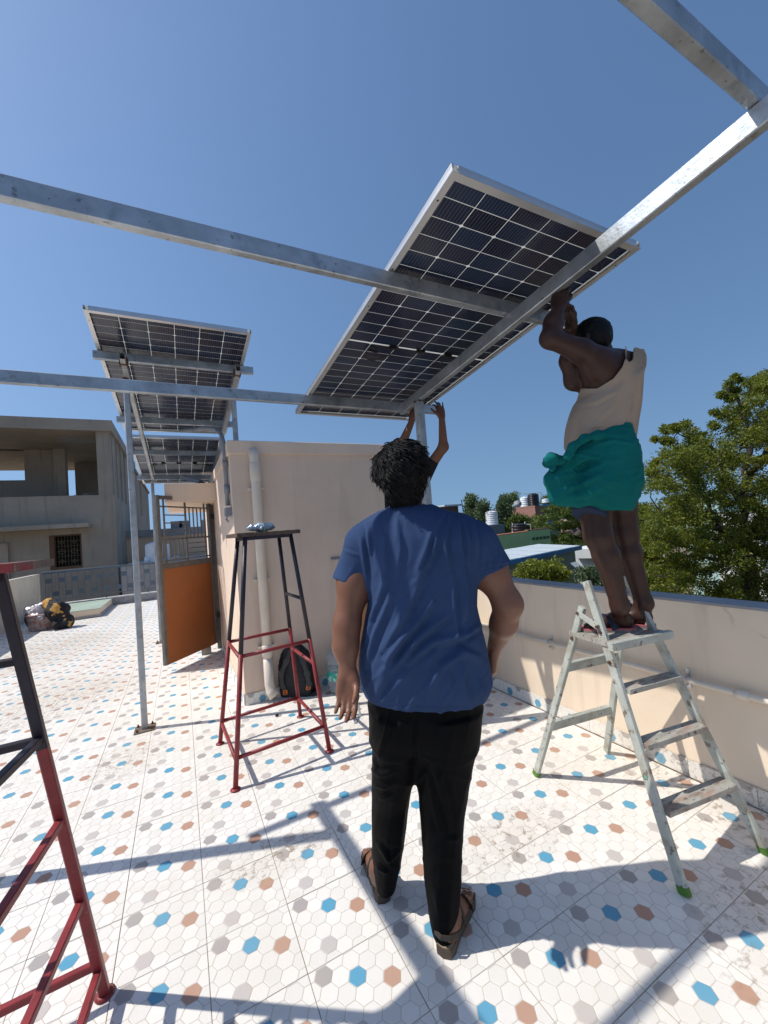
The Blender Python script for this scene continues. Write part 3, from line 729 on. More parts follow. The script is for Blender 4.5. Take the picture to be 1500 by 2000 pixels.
F2 = [Vector((sx - .62, sy - .02, 0)), Vector((sx - .60, sy - .68, 0)), Vector((sx, sy, 0)), Vector((sx - .08, sy - .64, 0))]
tp = onY(-2, 1120, 1.60)
T2 = [Vector((tp.x - .33, 1.60, tp.z)), Vector((tp.x - .32, 1.27, tp.z)), Vector((tp.x, 1.60, tp.z)), Vector((tp.x - .05, 1.27, tp.z))]
h2 = lambda px: near_z(F2[2], T2[2], px)
zr2 = h2((82, 1460))
stand('tall red and black steel stand cut by the frame beside the viewer', F2, T2, zr2,
      [(0, 2, h2((80, 1446)), BLACKP), (2, 3, h2((82, 1450)) + .01, BLACKP), (0, 2, h2((40, 1290)), BLACKP), (2, 3, h2((110, 1605))), (2, 3, h2((150, 1762))),
       (0, 2, h2((186, 1885))), (2, 3, h2((192, 1890)) - .01), (0, 1, h2((150, 1762))), (0, 1, h2((186, 1885))), (1, 3, h2((186, 1885))), (1, 3, h2((82, 1460)))],
      (Vector((tp.x - .52, 1.44, tp.z + .004)), Vector((onY(78, 1108, 1.5).x + .0, 1.46, tp.z + .008)), .21, .022), WOODR, True)

# ------------------------------------------------------------------ numpy sculpting: distance fields meshed with surface nets
def surface_nets(F, org, h):
    nx, ny, nz = F.shape; S = F < 0
    cnt = np.zeros((nx - 1, ny - 1, nz - 1), np.int8)
    for i in (0, 1):
        for j in (0, 1):
            for k in (0, 1): cnt += S[i:nx - 1 + i, j:ny - 1 + j, k:nz - 1 + k]
    act = (cnt > 0) & (cnt < 8)
    ids = np.full(act.shape, -1, np.int64); I = np.argwhere(act); ids[act] = np.arange(len(I))
    P = np.zeros((len(I), 3)); C = np.zeros(len(I))
    cor = [(i, j, k) for i in (0, 1) for j in (0, 1) for k in (0, 1)]
    vals = {c: F[I[:, 0] + c[0], I[:, 1] + c[1], I[:, 2] + c[2]] for c in cor}
    for a in cor:
        for ax in range(3):
            if a[ax] == 0:
                b = list(a); b[ax] = 1; b = tuple(b)
                va, vb = vals[a], vals[b]; m = (va < 0) != (vb < 0)
                t = np.where(m, va / np.where(m, va - vb, 1), 0)
                q = np.array(a, float)[None] + t[:, None] * (np.array(b, float) - np.array(a))[None]
                P[m] += q[m]; C[m] += 1
    P = (P / C[:, None] + I) * h + org
    quads = []
    for ax in range(3):
        sl0 = [slice(1, -1)] * 3; sl0[ax] = slice(0, -1); sl1 = list(sl0); sl1[ax] = slice(1, None)
        a = S[tuple(sl0)]; b = S[tuple(sl1)]; E = np.argwhere(a != b)
        if not len(E): continue
        base = E.copy()
        for q in range(3):
            if q != ax: base[:, q] += 1
        inside = a[tuple(E.T)]
        u, v = (ax + 1) % 3, (ax + 2) % 3
        def idc(du, dv):
            c = base.copy(); c[:, u] -= du; c[:, v] -= dv; return ids[tuple(c.T)]
        q = np.stack([idc(1, 1), idc(0, 1), idc(0, 0), idc(1, 0)], 1)
        q[~inside] = q[~inside][:, ::-1]
        quads.append(q)
    return P, np.concatenate(quads)
def capsule(p0, r0, p1, r1, cut=None, flat=None):
    """round cone; cut: (None|point plane) flat end at p1; flat=(axis vector, factor) squashes across an axis"""
    p0 = np.array(p0, float); p1 = np.array(p1, float); d = p1 - p0; L2 = d @ d; L1 = math.sqrt(L2); R_ = max(r0, r1)
    lo = np.minimum(p0, p1) - R_; hi = np.maximum(p0, p1) + R_
    def f(X):
        Y = X - p0; t = np.clip((Y @ d) / L2, 0, 1)
        V_ = Y - t[..., None] * d
        if flat is not None:
            ax = np.array(flat[0], float); ax = ax / np.linalg.norm(ax)
            V_ = V_ + ((V_ @ ax) * (1 / flat[1] - 1))[..., None] * ax
        D = np.sqrt((V_ ** 2).sum(-1)) - (r0 + (r1 - r0) * t)
        if flat is not None and flat[1] < 1: D = D * (.5 + .5 * flat[1])
        if cut: D = np.maximum(D, ((X - p1) @ d) / L1)
        return D
    return (f, lo, hi)
def ellipsoid(c, r, rot=None):
    c = np.array(c, float); r = np.array(r, float); Rm = np.eye(3) if rot is None else np.array(rot)
    R_ = r.max()
    def f(X):
        Y = (X - c) @ Rm; k0 = np.sqrt(((Y / r) ** 2).sum(-1)); k1 = np.sqrt(((Y / r ** 2) ** 2).sum(-1)) + 1e-9
        return k0 * (k0 - 1) / k1
    return (f, c - R_, c + R_)
def loft(st, n=2.3, smooth=True):
    """st rows: (height, centre a, centre b, half width, half depth), any order; sections across the third axis"""
    st = np.array(sorted([tuple(s) for s in st]), float)
    if smooth:
        zs = np.linspace(st[0, 0], st[-1, 0], max(24, len(st) * 6))
        col = [zs]
        for k in range(1, 5):
            y = np.interp(zs, st[:, 0], st[:, k]); ker = np.array([1, 2, 3, 2, 1.]) / 9
            yp = np.concatenate([[y[0]] * 2, y, [y[-1]] * 2]); col.append(np.convolve(yp, ker, 'valid'))
        st = np.stack(col, 1)
    lo = np.array([(st[:, 1] - st[:, 3]).min(), (st[:, 2] - st[:, 4]).min(), st[0, 0]]); hi = np.array([(st[:, 1] + st[:, 3]).max(), (st[:, 2] + st[:, 4]).max(), st[-1, 0]])
    def f(X):
        z = X[..., 2]; g = [np.interp(z, st[:, 0], st[:, k]) for k in range(1, 5)]
        u = np.abs(X[..., 0] - g[0]) / g[2]; v = np.abs(X[..., 1] - g[1]) / g[3]
        k = (u ** n + v ** n + 1e-12) ** (1 / n)
        D = (k - 1) * np.minimum(g[2], g[3]) * .95
        return np.maximum(D, np.maximum(st[0, 0] - z, z - st[-1, 0]))
    return (f, lo, hi)
def sculpt(name, prims, h, m, parent, post=None, k=.02, sub=None, inter=None, smooth_it=1):
    """prims: list of (field, lo, hi) or (.., k). Union smoothly; geometry in camera-aligned metres, stored in world coordinates"""
    lo = np.min([p[1] for p in prims], 0) - .03; hi = np.max([p[2] for p in prims], 0) + .03
    n = np.ceil((hi - lo) / h).astype(int) + 1
    F = np.full(n, 1.0, np.float32)
    ax = [lo[i] + h * np.arange(n[i]) for i in range(3)]
    for p in prims:
        kk = p[3] if len(p) > 3 else k
        mg = .03 + kk
        s = [slice(max(0, int((p[1][i] - mg - lo[i]) / h)), min(n[i], int((p[2][i] + mg - lo[i]) / h) + 2)) for i in range(3)]
        X = np.stack(np.meshgrid(ax[0][s[0]], ax[1][s[1]], ax[2][s[2]], indexing='ij'), -1)
        D = p[0](X); A = F[tuple(s)]
        hh = np.maximum(kk - np.abs(A - D), 0) / kk
        F[tuple(s)] = np.minimum(A, D) - hh * hh * kk * .25
    for p in (sub or []):
        s = [slice(max(0, int((p[1][i] - .02 - lo[i]) / h)), min(n[i], int((p[2][i] + .02 - lo[i]) / h) + 2)) for i in range(3)]
        if any(q.start >= q.stop for q in s): continue
        X = np.stack(np.meshgrid(ax[0][s[0]], ax[1][s[1]], ax[2][s[2]], indexing='ij'), -1)
        F[tuple(s)] = np.maximum(F[tuple(s)], -p[0](X))
    P, Q = surface_nets(F, lo, h)
    for _ in range(smooth_it):
        A = np.zeros_like(P); c = np.zeros(len(P))
        for i in range(4):
            j = (i + 1) % 4
            np.add.at(A, Q[:, i], P[Q[:, j]]); np.add.at(c, Q[:, i], 1); np.add.at(A, Q[:, j], P[Q[:, i]]); np.add.at(c, Q[:, j], 1)
        P = P * .5 + .5 * A / np.maximum(c, 1)[:, None]
    if post is not None:
        N_ = np.zeros_like(P); fn = np.cross(P[Q[:, 2]] - P[Q[:, 0]], P[Q[:, 3]] - P[Q[:, 1]])
        for i in range(4): np.add.at(N_, Q[:, i], fn)
        N_ /= np.linalg.norm(N_, axis=1)[:, None] + 1e-9
        P = post(P, N_)
    Pw = fromL(P)
    me = bpy.data.meshes.new(name)
    me.vertices.add(len(Pw)); me.vertices.foreach_set('co', Pw.astype(np.float32).ravel())
    me.loops.add(Q.size); me.loops.foreach_set('vertex_index', Q.astype(np.int32).ravel())
    me.polygons.add(len(Q)); me.polygons.foreach_set('loop_start', np.arange(0, Q.size, 4, dtype=np.int32)); me.polygons.foreach_set('loop_total', np.full(len(Q), 4, np.int32))
    me.update(calc_edges=True); me.validate()
    o = link(name, me, m, parent, True, True)
    return o
def wnoise(P, freq, seed=0, aniso=(1, 1, 1), n=9):
    """smooth pseudo noise, about -1..1"""
    r = np.random.default_rng(seed); X = P * np.array(aniso); out = 0
    for i in range(n):
        d = r.normal(size=3); d /= np.linalg.norm(d); f = freq * r.uniform(.6, 1.7)
        out = out + np.sin(X @ d * f * 6.283 + r.uniform(0, 6.28) + 1.3 * np.sin(X @ r.normal(size=3) * freq * 2.1))
    return out / n * 1.8
def topx(P): return 750 + FPX * P[:, 0] / P[:, 1], 1000 - FPX * P[:, 2] / P[:, 1]
def folds(strokes, face=-1.0):
    """strokes: (polyline in picture pixels, width px, height m); raises ridges on the side that faces the viewer"""
    def post(P, N_):
        x, y = topx(P); d = np.zeros(len(P))
        wgt = np.clip(-(N_[:, 1]) * 1.6 + .1, 0, 1)
        for pl, w, a in strokes:
            best = np.full(len(P), 1e9); side = np.zeros(len(P)); tt = np.zeros(len(P))
            tot = len(pl) - 1
            for i in range(tot):
                p = np.array(pl[i], float); q = np.array(pl[i + 1], float); e = q - p; L2 = e @ e
                t = np.clip(((x - p[0]) * e[0] + (y - p[1]) * e[1]) / L2, 0, 1)
                dx = x - p[0] - t * e[0]; dy = y - p[1] - t * e[1]; D = np.hypot(dx, dy); m_ = D < best
                best = np.where(m_, D, best); tt = np.where(m_, (i + t) / tot, tt)
                side = np.where(m_, np.sign(dx * e[1] - dy * e[0]), side)
            fall = np.sin(np.pi * np.clip(tt * .9 + .05, 0, 1)) ** .6
            s = best * side / w
            d += a * fall * (np.exp(-s ** 2) - .55 * np.exp(-((s - 1.7) ** 2) / .8))
        return P + N_ * (d * wgt)[:, None]
    return post

def hand(wrist, fwd, back, lat, size=1.0, curl=(.5, .6, .7, .8), thumb=(.6, .7, .35), spread=.06):
    """prims of a hand: fwd wrist->knuckles, back = back-of-hand normal, lat = direction from little finger to thumb side"""
    f = np.array(fwd, float); f /= np.linalg.norm(f); b = np.array(back, float); b -= f * (b @ f); b /= np.linalg.norm(b)
    l = np.array(lat, float); l -= f * (l @ f) + b * (l @ b); l /= np.linalg.norm(l); w = np.array(wrist, float); s = size
    P = []
    kn = [w + f * .088 * s + l * .030 * s, w + f * .092 * s + l * .010 * s, w + f * .088 * s - l * .010 * s, w + f * .080 * s - l * .029 * s]
    for i, q in enumerate(kn):
        P.append((*capsule(w + f * .012 * s + l * (.018 - .012 * i) * s, .017 * s, q, .0125 * s, flat=(b, .85)), .014))
    P.append((*capsule(w + f * .03 * s + l * .02 * s - b * .006 * s, .019 * s, w + f * .05 * s + l * .03 * s - b * .004 * s, .012 * s), .012))
    P.append((*capsule(w + f * .03 * s - l * .02 * s - b * .004 * s, .016 * s, w + f * .06 * s - l * .026 * s - b * .002 * s, .012 * s), .012))
    seg = [(.040, .024, .020), (.045, .028, .021), (.041, .026, .020), (.032, .019, .018)]
    rad = [.0088, .0090, .0085, .0076]
    for i in range(4):
        a = 0; p = kn[i]; dirx = f + l * spread * (1.5 - i)
        dirx = dirx / np.linalg.norm(dirx); r = rad[i] * s
        for j, L_ in enumerate(seg[i]):
            a += curl[i] * (1.0, 1.25, .8)[j]
            d = dirx * math.cos(a) - b * math.sin(a); q = p + d * L_ * s
            P.append((*capsule(p, r * (1.08 - .07 * j), q, r * (1.0 - .08 * j)), .0035 if j else .008)); p = q
    base = w + f * .028 * s + l * .026 * s
    d1 = f * math.cos(thumb[0]) + l * math.sin(thumb[0]) - b * thumb[2]; d1 /= np.linalg.norm(d1)
    p1 = base + d1 * .040 * s
    d2 = f * math.cos(thumb[0] - thumb[1]) + l * math.sin(thumb[0] - thumb[1]) - b * thumb[2] * 1.4; d2 /= np.linalg.norm(d2)
    p2 = p1 + d2 * .030 * s; p3 = p2 + (d2 * .9 - b * .25 - l * .15) * .024 * s
    P += [(*capsule(base, .014 * s, p1, .0112 * s), .010), (*capsule(p1, .0112 * s, p2, .0100 * s), .004), (*capsule(p2, .0100 * s, p3, .0080 * s), .004)]
    return P
# ------------------------------------------------------------------ people
def skin(name, col, r=.5):
    return mat(name, col, r, 0, .14, 9, .0006, 160, spots=[(30, .62, .2, tuple(c * .8 for c in col))], spec=.4)
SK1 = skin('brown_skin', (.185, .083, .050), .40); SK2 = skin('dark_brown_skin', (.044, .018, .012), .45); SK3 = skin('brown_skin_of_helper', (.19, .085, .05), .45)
def cloth(name, col, weave=900, rough=.9, var=.08, bump=.0004, spots=None):
    return mat(name, col, rough, 0, var, 7, bump, weave / 3, spots=spots, spec=.15)
TEE = cloth('faded_blue_jersey', (.033, .059, .132), spots=[(5, .60, .25, (.041, .073, .155))])
TRS = mat('black_trouser_cloth', (.0022, .0022, .0026), .65, 0, .2, 5, .0003, 300, spec=.10)
VEST = cloth('tan_grey_cotton_vest', (.36, .275, .205), spots=[(9, .62, .12, (.29, .215, .16))])
GREENC = cloth('sea_green_cotton', (.004, .125, .118), spots=[(3, .55, .3, (.006, .15, .135))])
NAVY = cloth('navy_shorts_cloth', (.03, .045, .085))
HAIR = mat('black_hair', (.006, .0055, .0055), .5, 0, .3, 30, .0025, 130, spec=.25)
SOLE = mat('brown_sandal_sole', (.085, .062, .045), .8, 0, .2, 20, .001, 90)
STRAP = mat('dark_brown_strap', (.035, .026, .02), .6, 0, .2, 30)
INSOLE = mat('tan_insole', (.33, .25, .16), .7, 0, .15, 20)

def rows(rs, d, hd):
    """silhouette rows (y, left px, right px[, distance[, half depth]]) -> loft stations in camera-aligned metres"""
    out = []
    for r in rs:
        y, xl, xr = r[:3]; dd = r[3] if len(r) > 3 else d; h = r[4] if len(r) > 4 else hd
        kl, kr = (xl - 750) / FPX, (xr - 750) / FPX; lo, hi = .004, 1.0      # the section touches both sight lines
        for _ in range(40):
            w = (lo + hi) / 2
            if math.sqrt(w * w + (kl * h) ** 2) + math.sqrt(w * w + (kr * h) ** 2) > (kr - kl) * dd: hi = w
            else: lo = w
        out.append((-(y - 1000) / FPX * dd, kl * dd + math.sqrt(w * w + (kl * h) ** 2), dd, w, h))
    return out
def hair_shell(name, prims, seed, parent, amp=.010, sub=None, locks=260, dirfn=None, h=.005):
    def post(P, N_):
        n1 = wnoise(P, 14, seed, (1, 1, .7)); n2 = wnoise(P, 34, seed + 1, (1, 1, .6)); n3 = wnoise(P, 70, seed + 2, (1, 1, .5))
        return P + N_ * (np.abs(n1) * amp - amp * .3 + np.abs(n2) * amp * .7 + n3 * amp * .2)[:, None]
    o = sculpt(name, prims, h, HAIR, parent, post, k=.02, sub=sub)
    # curling locks rooted in the shell
    me = o.data; r = random.Random(seed); m = MB()
    vs = [v.co.copy() for v in me.vertices]; ns = [v.normal.copy() for v in me.vertices]
    for _ in range(locks):
        i = r.randrange(len(vs)); p = vs[i]; n_ = ns[i]
        side = n_.cross(Vector((0, 0, 1)));
        if side.length < .2: side = Vector((1, 0, 0))
        side.normalize(); down = n_.cross(side).normalized() * (-1 if n_.cross(side).z > 0 else 1)
        s = r.choice((-1, 1)); L_ = r.uniform(.016, .038); pts = []
        for q in range(6):
            t = q / 5
            pts.append(p + n_ * (.0005 + .0055 * math.sin(t * 2.6)) + down * L_ * t + side * s * L_ * .40 * math.sin(t * 3.4 + s))
        m.tube(pts, [.0008, .0017, .0018, .0015, .0011, .0003], 4, cap=False)
    c = m.build('hair_locks', HAIR, o, True)
    return o
def head_prims(c, R_, s=1.0):
    """skull, jaw, nose, ears, brow; R_: columns = right, forward (face), up in camera-aligned axes"""
    R_ = np.array(R_); P = []
    def at(x, y, z): return np.array(c) + R_ @ (np.array([x, y, z]) * s)
    P.append((*ellipsoid(at(0, -.008, .022), np.array([.074, .094, .098]) * s, R_), .02))
    P.append((*ellipsoid(at(0, .030, -.050), np.array([.056, .060, .062]) * s, R_), .03))
    P.append((*capsule(at(0, .082, -.088), .016 * s, at(0, .070, -.080), .024 * s), .02))
    P.append((*capsule(at(0, .090, .012), .009 * s, at(0, .112, -.026), .0125 * s), .010))
    for q in (-1, 1):
        P.append((*capsule(at(q * .010, .103, -.031), .008 * s, at(q * .014, .100, -.031), .008 * s), .006))
        P.append((*capsule(at(q * .012, .088, .030), .010 * s, at(q * .046, .072, .028), .010 * s), .014))
        P.append((*capsule(at(q * .040, .068, -.022), .018 * s, at(q * .050, .045, -.015), .016 * s), .02))
        P.append((*ellipsoid(at(q * .077, -.006, -.004), np.array([.010, .018, .031]) * s, R_), .008))
        P.append((*ellipsoid(at(q * .031, .077, .010), np.array([.0125, .0125, .0125]) * s, R_), .003))
    for z in (-.053, -.063):
        P.append((*capsule(at(-.020, .086, z), .0065 * s, at(.020, .086, z), .0065 * s), .008))
    return P, at

# ---- man in blue, seen from behind
D1 = 1.50
m1 = empty('person', G(800, 1810), 'heavily built man in a blue t-shirt and black trousers, seen from behind', 'person')
hc = PL(786, 921, 1.49)
ang = math.radians(8)
RH = np.array([[math.cos(ang), math.sin(ang), 0], [-math.sin(ang), math.cos(ang), 0], [0, 0, 1]]).T
RHt = RH @ np.array([[1, 0, 0], [0, math.cos(.18), -math.sin(.18)], [0, math.sin(.18), math.cos(.18)]])
hp, hat = head_prims(hc, RHt, 1.0)
B = list(hp)
shL, shR = PL(722, 1062, 1.52), PL(922, 1050, 1.52)
elL, elR = PL(677, 1222, 1.47), PL(992, 1180, 1.47)
wrL, wrR = PL(680, 1313, 1.42), PL(965, 1270, 1.60)
B.append((*capsule(PL(797, 1003, 1.54), .062, PL(788, 955, 1.51), .056), .03))
torso = rows([(1010, 755, 880), (1030, 730, 905), (1070, 720, 925), (1130, 718, 926), (1200, 722, 930), (1300, 716, 940), (1380, 735, 918), (1420, 750, 900)], 1.55, .105)
B.append((*loft(torso), .05))
B += [(*capsule(shL, .066, PL(690, 1140, 1.50), .058), .05), (*capsule(PL(690, 1140, 1.50), .058, elL, .046), .03), (*capsule(elL, .047, PL(675, 1262, 1.45), .043), .03), (*capsule(PL(675, 1262, 1.45), .043, wrL, .027, flat=((0, 1, 0), .85)), .03),
      (*capsule(shR, .066, PL(958, 1115, 1.49), .060), .05), (*capsule(PL(958, 1115, 1.49), .060, elR, .049), .03), (*capsule(elR, .050, PL(984, 1218, 1.51), .046), .03), (*capsule(PL(984, 1218, 1.51), .046, wrR, .028, flat=((0, 1, 0), .85)), .03)]
B.append((*capsule(elR + np.array([.004, -.012, .006]), .024, elR + np.array([.012, -.016, -.006]), .020), .02))
B.append((*capsule(elL + np.array([-.006, -.010, .004]), .024, elL + np.array([-.010, -.012, -.006]), .020), .02))
# hands: left palm turned to the viewer, fingers curled; right hand hangs sideways behind the hip
fL = PL(679, 1345, 1.405) - wrL
B += hand(wrL - fL / np.linalg.norm(fL) * .008, fL, (0.1, 1, 0.12), (1, -.05, 0), 1.0, curl=(.44, .46, .44, .36), thumb=(.30, .25, .75), spread=.03)
fR = PL(966, 1310, 1.60) - wrR
B += hand(wrR - fR / np.linalg.norm(fR) * .008, fR, (.9, -.45, 0), (-.3, .9, 0), .98, curl=(.55, .55, .5, .45), thumb=(.35, .3, .4), spread=.03)
# legs (inside the trousers) and feet
heL, heR = G(750, 1762), G(868, 1868); toL_, toR_ = G(716, 1648), G(924, 1722)
def foot(heel, toe, hgt, ankle):
    """heel/toe: world ground points; returns prims in camera-aligned axes and the foot's frame"""
    f = (Vector(toe) - Vector(heel)); f.z = 0; L_ = .255; f.normalize(); s = Vector((f.y, -f.x, 0)); up = Vector((0, 0, 1)); h = Vector(heel) + up * hgt + f * .035
    q = lambda u, v, w: toL(h + f * u + s * v + up * w)
    P = [(*capsule(q(0, 0, .030), .032, q(.02, 0, .045), .034), .02), (*capsule(q(.01, 0, .04), .034, q(.11, 0, .035), .030), .03),
         (*capsule(q(.10, -.012, .026), .026, q(.165, -.020, .017), .019), .02), (*capsule(q(.10, .018, .024), .024, q(.150, .026, .015), .016), .02),
         (*capsule(q(.03, 0, .055), .030, ankle, .040), .03)]
    return P, q, f, s, h
def toes(q, side, mk=1.0):
    P = []
    base = [(.165, -.026, .0135, .030), (.168, -.006, .0095, .028), (.164, .011, .0088, .025), (.156, .026, .0082, .022), (.146, .040, .0080, .018)]
    for u, v, r, L_ in base:
        v *= side
        P.append((*capsule(q(u, v, .014), r, q(u + L_ * .6, v * 1.03, .013), r * .95), .004)); P.append((*capsule(q(u + L_ * .6, v * 1.03, .013), r * .95, q(u + L_, v * 1.04, .009), r * .8), .003))
    return P
kneeL, kneeR = PL(766, 1590, 1.60), PL(862, 1590, 1.52)
anL, anR = PL(752, 1715, 1.655), PL(872, 1810, 1.475)
B += [(*capsule(PL(772, 1440, 1.56), .060, kneeL, .050), .04), (*capsule(kneeL, .055, anL, .040), .03), (*capsule(PL(866, 1440, 1.55), .062, kneeR, .050), .04), (*capsule(kneeR, .056, anR, .040), .03)]
fp, qL, fdL, fsL, hL = foot(heL, toL_, .032, anL); B += fp; B += toes(qL, 1)
fp, qR, fdR, fsR, hR = foot(heR, toR_, .032, anR); B += fp; B += toes(qR, -1)
body1 = sculpt('body', B, .0048, SK1, m1, k=.02)
# nails of the hand that shows and eyes are small; hair
hp2 = [(*ellipsoid(hat(0, -.018, .026), (.083, .098, .088), RHt), .02), (*ellipsoid(hat(-.010, -.048, -.004), (.078, .062, .080), RHt), .03), (*ellipsoid(hat(-.002, -.050, -.054), (.056, .040, .050), RHt), .03),
       (*capsule(PL(776, 976, 1.475), .026, PL(798, 966, 1.475), .032), .03), (*capsule(PL(752, 904, 1.47), .034, PL(747, 926, 1.47), .030), .02)]
hair_shell('hair', hp2, 5, m1, .0070, locks=2200, h=.0042)

shirt = rows([(986, 768, 836, 1.53, .070), (993, 748, 862, 1.53, .090), (1003, 733, 896, 1.53, .105), (1020, 714, 920, 1.53, .125), (1045, 706, 934, 1.53, .145), (1085, 706, 938, 1.53, .155), (1122, 712, 934, 1.53, .16), (1150, 717, 931),
              (1180, 719, 929), (1215, 713, 937), (1257, 705, 947), (1292, 701, 954), (1322, 702, 960, 1.53, .160), (1340, 706, 956, 1.53, .155), (1353, 712, 950, 1.53, .150)], 1.53, .165)
S1 = [(*loft(shirt, 2.5), .02),
      (*capsule(PL(745, 1050, 1.53), .074, PL(718, 1064, 1.52), .071), .05), (*capsule(PL(706, 1066, 1.52), .066, PL(683, 1139, 1.505), .067, cut=True), .04),
      (*capsule(PL(900, 1044, 1.53), .074, PL(922, 1058, 1.51), .071), .05), (*capsule(PL(935, 1060, 1.50), .066, PL(963, 1113, 1.49), .071, cut=True), .04)]
st1 = [([(708, 1012), (717, 1060), (720, 1118)], 2.6, -.0035), ([(930, 1008), (940, 1060), (934, 1112)], 2.6, -.0035), ([(938, 1112), (966, 1108), (994, 1102)], 2.2, -.0025), ([(827, 1121), (789, 1201), (750, 1268)], 7, .010), ([(858, 1045), (835, 1100), (800, 1150)], 6, .007), ([(845, 1177), (796, 1240), (754, 1288)], 7, .011),
       ([(873, 1201), (817, 1247), (768, 1306)], 7, .010), ([(915, 1233), (845, 1254), (796, 1296)], 6, .009), ([(936, 1222), (900, 1246), (855, 1262)], 6, .009),
       ([(750, 1050), (752, 1135), (729, 1205)], 6, .007), ([(764, 1163), (733, 1240), (715, 1300)], 6, .009), ([(735, 1180), (722, 1230), (710, 1270)], 4, .006),
       ([(852, 1012), (831, 1075), (812, 1121)], 5, .008), ([(876, 1010), (868, 1060), (876, 1110)], 4.5, .007), ([(893, 1008), (898, 1060), (905, 1100)], 4, .007), ([(905, 1012), (915, 1060), (916, 1110)], 4, .006),
       ([(866, 1000), (852, 1040), (846, 1080)], 4, .005), ([(884, 1120), (886, 1190), (892, 1250)], 5, .008), ([(908, 1110), (912, 1160), (906, 1205)], 5, .008),
       ([(835, 1352), (866, 1300), (905, 1272), (935, 1285)], 7, .009), ([(936, 1330), (944, 1372)], 4, .006), ([(900, 1300), (905, 1340), (915, 1378)], 6, .006), ([(872, 1310), (880, 1350)], 5, .005),
       ([(705, 1050), (712, 1100), (718, 1150)], 4, .006), ([(720, 1030), (722, 1080)], 4, .005), ([(775, 1020), (782, 1070), (776, 1120)], 6, .005),
       ([(800, 1200), (760, 1290), (735, 1345)], 8, .008), ([(780, 1290), (745, 1340), (730, 1372)], 6, .006),
       ([(672, 1075), (700, 1085)], 3, .003), ([(950, 1060), (958, 1090), (952, 1112)], 4, .004), ([(975, 1085), (970, 1110)], 4, .003)]
fd = folds([(p, w, a * 1.45) for p, w, a in st1])
def tee_post(P, N_):
    Q = fd(P, N_)
    n = wnoise(P, 5, 11, (1.2, 1, .45)) * .0035 + wnoise(P, 13, 12, (1.4, 1, .5)) * .0013
    x, y = topx(P)
    hem = np.clip(1 - np.abs(y - 1378) / 4, 0, 1) * -.0022       # stitched hem line
    ac = x * .89 + y * .46; al = -x * .46 + y * .89; lowb = np.clip((y - 1080) / 130, 0, 1) * np.clip(-N_[:, 1] * 1.5, 0, 1)
    f1 = 1 - np.abs(np.sin(ac / 17 + 1.7 * np.sin(al / 83 + 1) + .9 * np.sin(al / 37 + ac / 60))); f2 = 1 - np.abs(np.sin(ac / 9.5 + 2.3 * np.sin(al / 61 + 2)))
    upb = np.clip((1125 - y) / 60, 0, 1) * np.clip(-N_[:, 1] * 1.5, 0, 1); f3 = 1 - np.abs(np.sin(x / 7.5 + .9 * np.sin(y / 40) + 1.2 * np.sin(x / 31)))
    n = n + lowb * (f1 ** 3 * .0055 + f2 ** 2 * .0022) * (.5 + .5 * np.sin(al / 47 + ac / 90)) + upb * f3 ** 2 * .0026 * (.5 + .5 * np.sin(x / 23))
    return Q + N_ * (n + hem)[:, None]
neckhole = [(*capsule(PL(797, 1003, 1.55), .064, PL(790, 930, 1.52), .070),)]
tee = sculpt('t_shirt', S1, .0052, TEE, m1, tee_post, k=.02, sub=[capsule(PL(797, 985, 1.55), .060, PL(788, 930, 1.52), .075)])
MB().tube([fromL(np.array([PL(797, 989, 1.54)[0] + .066 * math.cos(a), 1.545 + .062 * math.sin(a), PL(797, 988, 1.54)[2] + .006 * math.sin(a)])).tolist() for a in np.linspace(0, 6.283, 28)], .006, 6, cap=False).build('collar', TEE, tee, True)
# trousers
tr = rows([(1325, 716, 946, 1.54, .135), (1345, 717, 944, 1.54, .142), (1372, 721, 940, 1.54, .145), (1400, 727, 934, 1.54, .140), (1425, 730, 929, 1.54, .125), (1440, 732, 926, 1.54, .105)], 1.54, .14)
lgL = rows([(1385, 729, 822, 1.54, .130), (1412, 728, 820, 1.54, .132), (1450, 727, 814, 1.55, .124), (1493, 727, 811, 1.56, .108), (1525, 726, 803, 1.57, .095), (1565, 726, 799, 1.595, .080), (1600, 726, 795, 1.61, .078), (1640, 726, 790, 1.63, .076), (1680, 729, 783, 1.645, .073), (1712, 732, 775, 1.655, .068), (1728, 736, 771, 1.66, .06)], 1.6, .09)
lgR = rows([(1385, 806, 931, 1.53, .132), (1412, 806, 932, 1.53, .134), (1445, 810, 932, 1.53, .128), (1487, 812, 924, 1.53, .112), (1542, 816, 915, 1.53, .096), (1597, 820, 907, 1.52, .085), (1652, 825, 903, 1.51, .082), (1707, 829, 901, 1.50, .080), (1762, 835, 897, 1.49, .078), (1800, 838, 892, 1.482, .072), (1822, 846, 886, 1.478, .062)], 1.5, .09)
sf = [([(722, 1500), (745, 1512), (770, 1505)], 5, .008), ([(728, 1530), (752, 1536), (772, 1528)], 5, .007), ([(745, 1560), (762, 1552)], 4, .006), ([(762, 1400), (752, 1440), (738, 1470)], 5, .006), ([(728, 1480), (735, 1500)], 3.5, .007),
      ([(850, 1500), (868, 1560), (880, 1620)], 6, .006), ([(835, 1510), (850, 1580), (862, 1630)], 5, .005), ([(742, 1650), (760, 1680), (775, 1665)], 5, .008), ([(736, 1690), (756, 1705)], 4, .007), ([(850, 1740), (862, 1790)], 6, .006),
      ([(872, 1640), (885, 1640), (900, 1636)], 4, .004), ([(812, 1400), (811, 1440), (812, 1480)], 4, -.007), ([(860, 1420), (900, 1412), (925, 1405)], 5, .004)]
tfd = folds([(p, w, a * 1.4) for p, w, a in sf])
